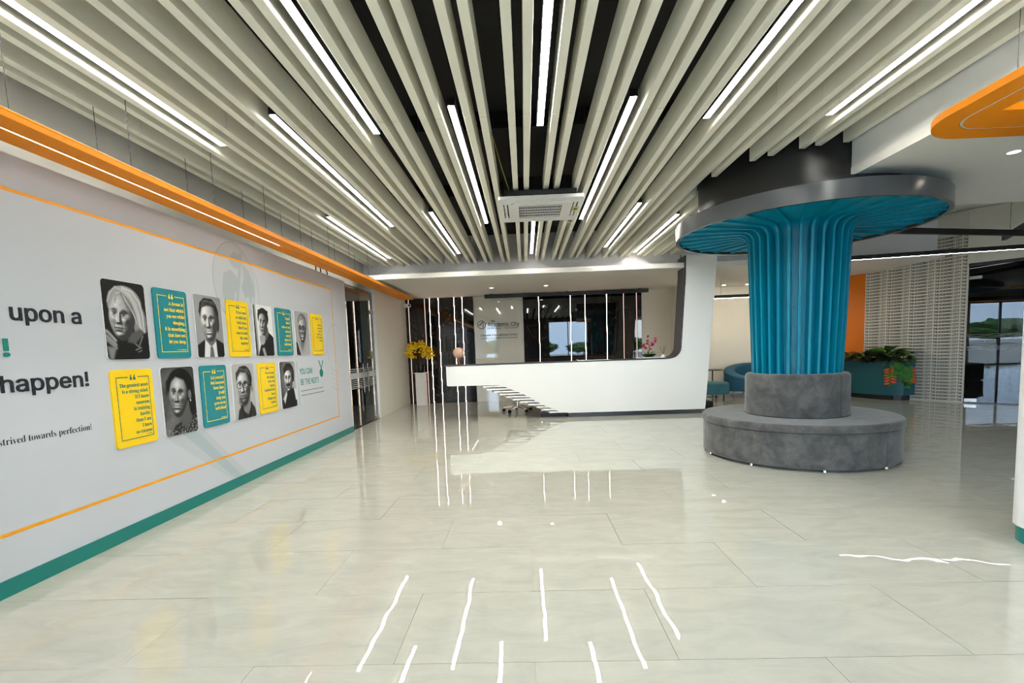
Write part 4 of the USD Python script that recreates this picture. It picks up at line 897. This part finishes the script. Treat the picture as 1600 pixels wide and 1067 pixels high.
# ---------------------------------------------------------------- ceiling cassette air conditioner
ac = thing('air_conditioner', 'white square cassette air conditioner hanging below the baffles', 'air conditioner', (0.235, 5.92, 2.97))
ax0, ax1, ay0, ay1 = AC; mx, my = (ax0 + ax1) / 2, (ay0 + ay1) / 2; hw = 0.475
fp = rrect(2 * hw, 2 * hw, 0.03, -hw, -hw)
slots = [shapely.box(-0.28, s * 0.40 - 0.028, 0.28, s * 0.40 + 0.028) for s in (-1, 1)] + [shapely.box(s * 0.40 - 0.028, -0.28, s * 0.40 + 0.028, 0.28) for s in (-1, 1)]
def acm(poly, z0, h): m = extr(poly, h); m.apply_translation((mx, my, z0)); return m
part(ac, 'frame_panel', acm(fp.difference(shapely.union_all(slots)), 2.972, 0.035), 'white_plastic')
part(ac, 'slot_liner', acm(shapely.union_all([s.buffer(0.01, join_style='mitre') for s in slots]), 3.0075, 0.008), 'black_plastic')
part(ac, 'casing', cat_([box(mx - 0.40, mx + 0.40, my - 0.40, my + 0.40, 3.016, 3.09), box(mx - 0.42, mx + 0.42, my - 0.17, my + 0.22, 3.09, 3.31)]), 'graphite')
for s in slots:
    x0, y0, x1, y1 = s.bounds; w = 0.014
    part(ac, 'louvre', acm(shapely.box(x0, y0 + 0.012, x1, y1 - 0.016) if x1 - x0 > y1 - y0 else shapely.box(x0 + 0.012, y0, x1 - 0.016, y1), 2.972, 0.008), 'white_plastic')
gf = rrect(0.68, 0.68, 0.05, -0.34, -0.34).difference(shapely.box(-0.25, -0.26, 0.25, 0.26))
part(ac, 'grille_frame', acm(gf, 2.958, 0.0135), 'white_plastic')
part(ac, 'grille_back', acm(shapely.box(-0.251, -0.261, 0.251, 0.261), 2.968, 0.0035), 'graphite')
for i in range(5): part(ac, 'grille_bar', acm(shapely.box(-0.25, -0.215 + 0.1075 * i - 0.006, 0.25, -0.215 + 0.1075 * i + 0.006), 2.959, 0.008), 'white_plastic')
part(ac, 'grille_mesh', acm(shapely.union_all([shapely.box(-0.25 + 0.02 * i, -0.26, -0.2455 + 0.02 * i, 0.26) for i in range(1, 25)]), 2.962, 0.005), 'white_plastic', kind='stuff')
part(ac, 'energy_sticker', acm(shapely.box(0.385, -0.1, 0.455, 0.06), 2.9705, 0.0012), 'sticker_yellow')
part(ac, 'sticker_print', acm(shapely.box(0.4, -0.05, 0.44, 0.02), 2.9697, 0.0006), 'green_ink')
cb = solo('loose_cable', tube([(mx + 0.30, 6.28, 2.968), (mx + 0.36, 6.32, 2.93), (mx + 0.44, 6.38, 2.92), (mx + 0.46, 6.36, 2.99), (mx + 0.44, 6.34, 3.05)], 0.006), 'cable_white', 'loop of white cable dangling at the air conditioner corner', 'cable')
solo('loose_cable', tube([(0.84, 6.5, 3.096), (0.90, 7.2, 3.09), (0.93, 8.0, 3.095), (0.95, 8.4, 3.13)], 0.005), 'cable_white', 'thin white cable running across the baffles beyond the air conditioner', 'cable')
solo('loose_cable', tube([(-0.25, 5.0, 3.45), (-0.19, 5.3, 3.28), (-0.12, 5.6, 3.12)], 0.005), 'cable_yellow', 'thin yellow cable rising from the air conditioner to the slab', 'cable')

# ---------------------------------------------------------------- teal finned column with canopy
cxy = CXY
co = thing('canopy_column', 'glossy teal finned column flaring into a round grey rimmed canopy', 'column', (cxy[0], cxy[1], 0))
ZB, RC = 2.55, 1.32
part(co, 'core', lathe([(0.001, 0.0), (0.37, 0.0), (0.37, 1.0), (0.415, 2.42)] + [(0.415 + 0.16 * (1 - math.cos(a)), 2.42 + 0.1615 * math.sin(a)) for a in np.linspace(0.1, math.pi / 2, 9)] + [(0.001, 2.5817)], (*cxy, 0), 64), 'teal_gloss', smooth=40)
part(co, 'canopy_disc', lathe([(0.001, 2.582), (RC - 0.04, 2.582), (RC - 0.04, 2.70), (0.001, 2.70)], (*cxy, 0), 96), 'teal_gloss', smooth=40)
part(co, 'collar', lathe([(1.07, 2.7005), (1.13, 2.7005), (1.13, ZR - 0.002), (1.07, ZR - 0.002), (1.07, 2.7005)], (*cxy, 0), 96), 'black_gloss', smooth=40)  # black ring put in the gap above the rim as its shade
part(co, 'rim', lathe([(RC - 0.038, ZB), (RC, ZB), (RC, 2.715), (RC - 0.038, 2.715), (RC - 0.038, ZB)], (*cxy, 0), 128), 'grey_laminate', smooth=40)
arc = [(0.518 + 0.115 * (1 - math.cos(a)), 2.441 + 0.115 * math.sin(a)) for a in np.linspace(0, math.pi / 2, 9)]
prof = [(0.36, 0.93), (0.462, 0.93)] + arc + [(RC - 0.04, 2.556), (RC - 0.04, 2.582), (0.47, 2.582), (0.41, 2.43)]
fin = extr(Polygon(prof), 0.026); fin.apply_translation((0, 0, -0.013)); fin.vertices[:, 2] *= 1 - 0.6 * np.clip((fin.vertices[:, 0] - 0.6) / 0.7, 0, 1)
NF = 30
for k in range(NF):
    a = 2 * math.pi * (k + 0.35) / NF
    d = np.array([math.cos(a), math.sin(a), 0])
    part(co, 'fin', frame(fin, (*cxy, 0), d, EZ, np.cross(d, EZ)), 'teal_gloss')

bn = thing('round_bench', 'round grey suede bench with raised backrest ring around the teal column', 'bench', (cxy[0], cxy[1], 0))
def rounded(r0, r1, z0, z1, rt, rb=0.008, n=5):
    p = [(r0, z0), (r1 - rb, z0), (r1, z0 + rb)]
    p += [(r1 - rt + rt * math.cos(a), z1 - rt + rt * math.sin(a)) for a in np.linspace(0, math.pi / 2, n)]
    p += [(r0 + rt * 0.6, z1), (r0, z1 - rt * 0.6)]
    return p
seam0 = math.atan2(4.831 - cxy[1], 3.536 - cxy[0])
for k in range(3):
    a0 = seam0 + k * 2 * math.pi / 3 + 0.0022; a1 = a0 + 2 * math.pi / 3 - 0.0044
    part(bn, 'base_skirt', lathe(rounded(0.6, 1.005, 0.028, 0.388, 0.012), (*cxy, 0), 40, a0, a1), 'suede', smooth=35)
    part(bn, 'seat_cushion', lathe(rounded(0.52, 1.018, 0.39, 0.472, 0.035), (*cxy, 0), 40, a0, a1), 'suede', smooth=35)
    b0 = seam0 + k * 2 * math.pi / 3 + 0.004; b1 = b0 + 2 * math.pi / 3 - 0.008
    part(bn, 'backrest', lathe(rounded(0.42, 0.535, 0.473, 0.95, 0.045), (*cxy, 0), 40, b0, b1), 'suede', smooth=35)
for k in range(9):
    a = seam0 + 0.06 + k * 2 * math.pi / 9
    x, y = cxy + 0.965 * np.array([math.cos(a), math.sin(a)])
    part(bn, 'foot', lathe([(0.001, 0.0295), (0.015, 0.0295), (0.019, 0.0), (0.001, 0.0)], (x, y, 0), 16), 'chrome', smooth=40)

# ---------------------------------------------------------------- right: orange ring, column, pendants
rg = thing('orange_ring', 'orange rounded ring panel hanging at the top right corner', 'ceiling panel', (3.3, 2.6, 2.64))
ro = shapely.box(2.61, 0.4, 5.2, 3.47); ro = ro.buffer(-0.36).buffer(0.36, quad_segs=14)
hole = shapely.box(2.885, 0.7, 4.9, 3.07)
ring_ = ro.difference(hole)
gin = ro.buffer(-0.135); groove = gin.difference(gin.buffer(-0.018))
def lift(poly, z0, h): m = extr(poly, h); m.apply_translation((0, 0, z0)); return m
part(rg, 'lower_board', lift(ring_.difference(groove), 2.64, 0.0303), 'orange_paint'); part(rg, 'upper_board', lift(ring_, 2.6705, 0.014), 'orange_paint'); part(rg, 'top_lining', lift(ring_.buffer(-0.004), 2.6847, 0.002), 'white_plastic')  # white sheet on the unseen top side, avoids an orange bounce
part(rg, 'groove_strip', lift(groove.intersection(gin.buffer(-0.005)), 2.643, 0.012), 'cable_white')
for x, y in ((2.8, 2.9), (2.8, 2.1), (3.1, 3.3), (4.1, 3.3)): part(rg, 'hanging_wire', cyl((x, y, 2.69), (x, y, ZR if x > XR else ZT), 0.002, 6), 'wire_grey')
wc = thing('wall_column_right', 'white round cornered column at the right edge on a teal foot', 'column', (3.3, 2.6, 0), kind='structure')
part(wc, 'shaft', extr(rrect(0.62, 0.62, 0.22), 2.636 - 0.1045).apply_translation((3.055, 2.56, 0.1045)), 'wall_white', smooth=40)
part(wc, 'foot', extr(rrect(0.59, 0.59, 0.21), 0.104).apply_translation((3.07, 2.575, 0.0)), 'teal_paint', smooth=40)

def pend(name, p, q, label, z=2.68, led=True, w=0.05, h=0.075, lm='led_lounge'):
    p, q = np.array([*p, 0.0]), np.array([*q, 0.0]); d = q - p; L = np.linalg.norm(d); d /= L
    th = thing(name, label, 'pendant lamp', (*(p + q)[:2] / 2, z), 'black linear pendants over the lounge')
    body = box(0, L, -w / 2, w / 2, 0.008 if led else 0, h)
    e = np.cross(EZ, d)
    part(th, 'profile', frame(body, (p[0], p[1], z), d, e, EZ), 'black_plastic')
    if led: part(th, 'diffuser', frame(box(0.01, L - 0.01, -0.014, 0.014, 0, 0.0078), (p[0], p[1], z), d, e, EZ), lm)
    for t in (0.15, 0.85):
        o = p + d * L * t; top = ZT if o[1] > 5.85 and o[1] < 9.1 else (ZR if o[1] <= 5.85 else (ZS if o[0] < 7.75 else 3.65)); part(th, 'suspension_wire', cyl((o[0], o[1], z + h), (o[0], o[1], top), 0.003, 6), 'wire_grey')
pend('linear_pendant', (4.6, 9.0), (9.3, 8.1), 'long black pendant with bright white underside right of the column')
pend('linear_pendant', (4.75, 6.65), (8.6, 7.55), 'upper dark unlit pendant bar behind the canopy edge', led=False, z=2.69)
pend('linear_pendant', (7.6, 7.95), (6.5, 6.2), 'short slanting dark pendant bar at the right picture edge', led=False, z=2.767)
pend('linear_pendant', (4.2, 11.3), (6.4, 11.2), 'black pendant with lit underside above the teal sofa', z=2.33, lm='led_sofa')

# ---------------------------------------------------------------- text wall, orange wall, glass partition
TA, TB = np.array([7.62, 11.05, 0]), np.array([8.42, 9.45, 0])
dT = (TB - TA) / np.linalg.norm(TB - TA); nT = np.cross(dT, EZ); LT = np.linalg.norm(TB - TA)
def onT(mesh, o=TA, d=dT): return frame(mesh, o, d, EZ, np.cross(d, EZ))
tw = thing('wall_text', 'white wall printed all over with rows of grey capital lettering', 'wall', kind='structure')
part(tw, 'board', frame(box(0, LT, 0, 3.64, -0.1, 0), TA, dT, EZ, nT), 'wall_beige')
ph = text_shape('THE ACADEMIC CITY', 0.038, px=28, bold=0.042, simp=0.45)
pw = 0.42; ph = aff.scale(ph, 0.402 / (ph.bounds[2] - ph.bounds[0]), 1, origin=(0, 0))
base_m = flat(ph); last_m = flat(ph.intersection(shapely.box(-1, -1, 0.083, 1))); rows_ = []
for r_ in range(48):
    z = 0.03 + 0.0665 * r_; x = 0.012
    while x < LT:
        m = (base_m if x + pw < LT else last_m).copy(); m.apply_translation((x, z, 0)); rows_.append(m); x += pw
lm = cat_(rows_); lm.remove_unreferenced_vertices(); lm.apply_translation((0, 0, 0.0012))
part(tw, 'lettering', onT(lm), 'dark_ink', kind='stuff')
OA = TA - dT * 1.7
struct('wall_orange', frame(box(0, 1.7, 0, 3.64, -0.1, 0), OA, dT, EZ, nT), 'orange_wall_paint', 'plain bright orange wall left of the lettered wall', 'wall')
GA = TB; GB = np.array([9.6, 8.25, 0]); dG = (GB - GA) / np.linalg.norm(GB - GA); nG = np.cross(dG, EZ); LG = np.linalg.norm(GB - GA)
gp = thing('glass_partition', 'tall dark glass partition reflecting the daylight at the right edge', 'glass partition', tuple(GA))
onG = lambda m: frame(m, GA, dG, EZ, nG)
part(gp, 'pane', onG(box(0.01, 0.93, 0.02, 2.58, -0.012, 0.0)), 'dark_glass'); part(gp, 'pane', onG(box(0.936, LG, 0.02, 2.58, -0.012, 0.0)), 'dark_glass')
part(gp, 'head_rail', onG(box(0, LG, 2.58, 2.64, -0.04, 0.02)), 'graphite'); part(gp, 'sill_rail', onG(box(0, LG, 0.0, 0.02, -0.03, 0.02)), 'dark_steel')
part(gp, 'patch_fitting', onG(bev(0.01, 0.19, 2.34, 2.40, -0.03, 0.012, 0.003)), 'steel'); part(gp, 'patch_fitting', onG(bev(0.01, 0.19, 0.022, 0.09, -0.03, 0.012, 0.003)), 'steel')
for x in (0.78, 1.08):
    hd = part(gp, 'pull_handle', onG(cyl((x, 0.45, 0.06), (x, 1.1, 0.06), 0.016, 12)), 'steel', smooth=40)
    for z in (0.55, 1.0): part(hd, 'standoff', onG(cyl((x, z, 0.06), (x, z, 0.0), 0.008, 8)), 'steel')
for z in (1.02, 1.05, 1.08, 1.24, 1.27, 1.30): part(gp, 'frosted_line', onG(box(0.02, 0.92, z, z + 0.006, 0.0005, 0.0012)), 'frost')
part(gp, 'lettering', onG(flat(aff.translate(text_shape('Ph', 0.05, px=40), 0.24, 1.14)).apply_translation((0, 0, 0.001))), 'frost')
struct('wall_behind_glass', cat_([frame(box(-0.2, 2.6, 0, 3.64, -2.6, -2.5), GA, dG, EZ, nG), frame(box(-0.25, -0.2, 0, 3.64, -2.6, -0.12), GA, dG, EZ, nG), frame(box(2.6, 2.7, 0, 3.64, -2.6, 0), GA, dG, EZ, nG)]), 'cinder', 'dim room wall behind the dark glass and its header', 'wall')  # side walls added to shut daylight out behind the glass

struct('wall_over_glass', frame(box(-0.02, LG + 1, 2.64, 3.64, -0.06, 0.0), GA, dG, EZ, nG), 'wall_beige', 'pale wall above the dark glass partition', 'wall')

# ---------------------------------------------------------------- planter and plants
pl = thing('planter_box', 'dark teal curved planter box before the lettered wall', 'planter', (7.4, 10.6, 0))
PT = [(7.2, 11.5), (7.3, 11.0), (7.38, 10.6), (7.5, 10.3), (7.62, 10.14), (7.76, 10.06), (7.93, 10.12)]
wallside = [tuple((TA + dT * 1.0 + nT * 0.01)[:2]), tuple((TA - dT * 0.6 + nT * 0.01)[:2])]
pp = Polygon(PT + wallside).buffer(0)
ZP = 0.82
part(pl, 'body', lift(pp, 0.1, ZP - 0.16), 'planter_teal', smooth=30)
part(pl, 'rim', lift(pp.difference(pp.buffer(-0.03)), ZP - 0.0595, 0.0595), 'planter_teal', smooth=30)
part(pl, 'soil', lift(pp.buffer(-0.031), ZP - 0.0595, 0.03), 'bark')
part(pl, 'kick', lift(pp.buffer(-0.05), 0, 0.0995), 'black_plastic')
def plant(name, label, o, n, size, wid, m, spread=(0.2, 1.1), cat='potted plant'):
    th = thing(name, label, cat, tuple(o), 'plants in the teal planter')
    o = np.array(o)
    for i in range(n):
        az = rng.uniform(0, 2 * math.pi); az = az + math.pi if math.cos(az) * nT[0] + math.sin(az) * nT[1] < -0.25 else az; el = rng.uniform(*spread); s = size * rng.uniform(0.75, 1.15)
        stem_d = np.array([math.cos(az) * math.cos(el), math.sin(az) * math.cos(el), math.sin(el)]); tip = o + stem_d * s * 0.7
        lf = part(th, 'leaf', orient(leaf(s, wid * s, 0.7, 0.2), tip, az, el * 0.5, rng.uniform(-0.4, 0.4)), m[i % len(m)], smooth=True)
        part(lf, 'stalk', tube([o, (o + tip) / 2 + (0, 0, 0.01), tip], 0.004, 5), 'leaf_green')
    return th
zs = ZP - 0.03
plant('leafy_plant', 'red and green croton nearest the teal column in the planter', (7.36, 11.1, zs), 26, 0.27, 0.62, ['leaf_red', 'leaf_green', 'leaf_dark'])
plant('leafy_plant', 'bronze leaved croton before the orange wall in the planter', (7.46, 10.75, zs), 24, 0.26, 0.6, ['leaf_red', 'leaf_dark', 'leaf_green'])
plant('leafy_plant', 'dark purple leaved plant in the middle of the planter', (7.58, 10.45, zs), 26, 0.27, 0.6, ['leaf_dark'])
plant('leafy_plant', 'bright green broad leaved plant rising over the planter', (7.68, 10.4, zs), 26, 0.33, 0.66, ['leaf_green'], (0.5, 1.3))
plant('leafy_plant', 'dark low plant at the right end of the planter', (7.8, 10.25, zs), 24, 0.27, 0.55, ['leaf_dark', 'leaf_dark', 'leaf_green'], (0.0, 0.9))
tv = thing('trailing_vine', 'green vine with orange red flower spikes trailing over the planter front', 'trailing plant', (7.8, 10.0, 0.8), 'plants in the teal planter')
edge = LineString(PT)
def epos(s, off=0.03):
    p, q = edge.interpolate(s), edge.interpolate(s + 0.01); d = np.array([q.x - p.x, q.y - p.y]); d /= np.linalg.norm(d); return np.array([p.x + d[1] * off, p.y - d[0] * off])
s0 = edge.project(Point(7.66, 10.12))
for i, (ds, ln_) in enumerate(((-0.10, 0.5), (-0.04, 0.3), (0.03, 0.36), (0.1, 0.48), (0.15, 0.62), (0.2, 0.38), (0.26, 0.5), (0.0, 0.2))):
    p = epos(s0 + ds); pts = [np.array([*epos(s0 + ds, -0.12), 0.85]), np.array([*epos(s0 + ds, 0.01), 0.875])] + [np.array([*(p + rng.normal(0, 0.012, 2)), 0.84 - ln_ * t]) for t in (0.3, 0.65, 1.0)]
    vn = part(tv, 'vine_stem', tube(pts, 0.004, 5), 'leaf_vine')
    for k in range(24):
        t = rng.uniform(0, 1); q = pts[2] * (1 - t) + pts[4] * t
        part(vn, 'leaf', orient(leaf(rng.uniform(0.06, 0.1), 0.05, 0.4, n=4, m=1), q + rng.normal(0, 0.01, 3) + (-0.015, -0.02, 0), math.radians(-40) + (math.pi if k % 2 else 0) + rng.normal(0, 0.3), rng.uniform(-0.9, 0.1), rng.uniform(0.9, 1.6) * (-1 if k % 2 else 1)), 'leaf_vine')
    if i in (0, 6):
        for k in range(12):
            q = pts[2] * (1 - k / 12) + pts[4] * (k / 12); part(vn, 'flower_bract', orient(leaf(0.12, 0.05, 0.2, n=3, m=1), q + (-0.03, -0.035, 0), math.radians(-40) + (math.pi if k % 2 else 0), -0.25, 1.3 * (-1 if k % 2 else 1)), 'flower_orange')

# ---------------------------------------------------------------- lounge furniture behind the pillar
sf = thing('curved_sofa', 'deep teal curved tub sofa on chrome legs behind the grey bench', 'sofa', (5.86, 11.88, 0))
sc = np.array([5.86, 11.88])
def arcband(r0, r1, z0, a0, a1, n=44):
    V, F = [], []
    for i in range(n + 1):
        a = a0 + (a1 - a0) * i / n; z1 = 0.43 + 0.36 * (0.5 + 0.5 * math.sin(a - math.radians(12))) ** 1.2; rd = 0.055
        prof_ = [(r0, z0), (r1, z0), (r1 + 0.02, z1 - rd), (r1, z1 - 0.02), (r1 - 0.05, z1), (r0 + 0.05, z1), (r0, z1 - 0.02), (r0 - 0.01, z1 - rd)]
        for r_, z in prof_: V.append((sc[0] + math.cos(a) * r_ * 1.08, sc[1] + math.sin(a) * r_ * 0.64, z))
    m_ = 8
    for i in range(n):
        for j in range(m_):
            k = (j + 1) % m_; F += [[i * m_ + j, (i + 1) * m_ + j, (i + 1) * m_ + k], [i * m_ + j, (i + 1) * m_ + k, i * m_ + k]]
    F += [[0, j, j + 1] for j in range(1, m_ - 1)] + [[n * m_, n * m_ + j + 1, n * m_ + j] for j in range(1, m_ - 1)]
    m = trimesh.Trimesh(V, F, process=False); m.fix_normals(); return m
part(sf, 'back_shell', arcband(0.68, 0.9, 0.15, math.radians(-95), math.radians(-330)), 'sofa_teal', smooth=50)
part(sf, 'seat_cushion', trimesh.creation.cylinder(radius=1, height=0.26, sections=48).apply_transform(np.diag([0.715, 0.42, 1, 1])).apply_translation((sc[0], sc[1], 0.30)), 'sofa_teal', smooth=40)
for dx, dy in ((-0.66, -0.33), (0.45, -0.40), (-0.6, 0.3), (0.5, 0.36)): part(sf, 'leg', cyl((sc[0] + dx, sc[1] + dy, 0.15), (sc[0] + dx * 1.12, sc[1] + dy * 1.12, 0.0), 0.016, 10), 'chrome')
pf = thing('round_pouf', 'lighter teal round pouf in front of the curved sofa', 'pouf', (4.27, 11.2, 0))
part(pf, 'cushion', lathe([(0.001, 0.16), (0.37, 0.16), (0.40, 0.19), (0.40, 0.38), (0.37, 0.415), (0.3, 0.425), (0.001, 0.43)], (4.27, 11.2, 0), 40), 'pouf_teal', smooth=50)
for k in range(4):
    a = math.pi / 4 + k * math.pi / 2; part(pf, 'leg', cyl((4.27 + 0.3 * math.cos(a), 11.2 + 0.3 * math.sin(a), 0), (4.27 + 0.3 * math.cos(a), 11.2 + 0.3 * math.sin(a), 0.165), 0.014, 8), 'black_plastic')
tt = thing('side_table', 'thin black side table with round top between pouf and sofa', 'side table', (4.6, 11.95, 0))
part(tt, 'top', trimesh.creation.cylinder(radius=0.24, height=0.016, sections=36, transform=trimesh.transformations.translation_matrix((4.6, 11.95, 0.66))), 'black_plastic', smooth=40)
part(tt, 'stem', cyl((4.6, 11.95, 0.01), (4.6, 11.95, 0.652), 0.016, 10), 'black_plastic'); part(tt, 'base', trimesh.creation.cylinder(radius=0.15, height=0.012, sections=32, transform=trimesh.transformations.translation_matrix((4.6, 11.95, 0.006))), 'black_plastic')
bk = thing('floor_bag', 'black low bag on the floor behind the white pillar', 'bag', (3.8, 10.1, 0))
part(bk, 'body', rbox(3.45, 3.86, 9.95, 10.2, 0.0, 0.13, 0.04), 'rubber', smooth=40); part(bk, 'handle', tube([(3.55, 10.07, 0.12), (3.57, 10.07, 0.22), (3.65, 10.07, 0.25), (3.73, 10.07, 0.22), (3.75, 10.07, 0.12)], 0.012), 'rubber', smooth=True)

# ---------------------------------------------------------------- out-of-view entrance facade and outdoors, placed for reflections and daylight
YF = -3.3
struct('wall_right', box(11.0, 11.1, -3.3, 10.0, 0, 3.7), 'wall_white', 'white side wall far to the right', 'wall')
openings = [(-2.95, -1.6), (1.4, 3.7), (5.2, 7.6), (8.6, 10.6)]
fw = shapely.box(-3.36, 0, 11.1, 3.7).difference(shapely.union_all([shapely.box(a, 0, b, 2.9) for a, b in openings]))
struct('wall_front', frame(extr(fw, 0.2), (0, YF + 0.1, 0), EX, EZ, -EY), 'cinder', 'entrance wall behind the camera with four tall glazed openings', 'wall')
def glazing(name, a, b, put, label):
    wi = thing(name, label, 'glazing', kind='structure')
    part(wi, 'pane', put(a + 0.05, (a + b) / 2 - 0.025, -0.006, 0.006, 0.05, 2.85), 'clear_glass'); part(wi, 'pane', put((a + b) / 2 + 0.025, b - 0.05, -0.006, 0.006, 0.05, 2.85), 'clear_glass')
    for x in (a + 0.025, (a + b) / 2, b - 0.025): part(wi, 'mullion', put(x - 0.025, x + 0.025, -0.04, 0.04, 0, 2.9), 'graphite')
    part(wi, 'sill', put(a + 0.05, b - 0.05, -0.04, 0.04, 0, 0.05), 'graphite'); part(wi, 'head', put(a + 0.05, b - 0.05, -0.04, 0.04, 2.85, 2.9), 'graphite')
for i, (a, b) in enumerate(openings): glazing(f'window_{i + 1}', a, b, lambda p, q, r0, r1, z0, z1: box(p, q, YF + r0, YF + r1, z0, z1), ORD[i] + ' unseen glazed opening from the left behind the camera, letting in daylight')
glazing('window_5', -3.2, -0.56, lambda p, q, r0, r1, z0, z1: box(-3.18 + r0, -3.18 + r1, p, q, z0, z1 * 2.585 / 2.9), 'unseen side glazing behind the camera, placed for the reflection in the dark glass')
struct('forecourt', cat_([box(-90, 90, -90, YF - 0.1, -0.3, -0.06), box(-90, -3.4, YF - 0.1, 7.4, -0.3, -0.06)]), 'paving', 'pale paved forecourt outside the entrance', 'paving')
struct('porch_roof', box(-3.4, 14, -8.2, YF - 0.1, 3.3, 3.6), 'concrete', 'concrete porch roof outside the entrance', 'porch roof')
for i, x in enumerate((-3.0, 0.2, 4.6, 9.2)): struct('porch_column', box(x - 0.3, x + 0.3, -7.9, -7.3, -0.06, 3.3), 'concrete', ORD[i] + ' square concrete porch column from the left, outdoors', 'column')
for i in range(18):
    a = math.radians(186 + 7.2 * i); h = rng.uniform(1.8, 3.2); x, y = 66 * math.cos(a), 66 * math.sin(a)
    th = thing('tree', f'green bushy tree across the forecourt, {ORD[i]} in the row outdoors', 'tree', (x, y, 0), 'trees across the forecourt')
    part(th, 'trunk', cyl((x, y, -0.06), (x, y, h * 0.6), 0.14, 8), 'bark')
    ic = trimesh.creation.icosphere(4, 1.0); v = ic.vertices; v = v * (1 + 0.9 * (meshkit.fbm(v * 3.1 + i * 7, 5) - 0.5))[:, None] * (3.2, 3.2, h * 0.42)
    part(th, 'crown', trimesh.Trimesh(v + (x, y, h * 0.62), ic.faces), 'foliage')
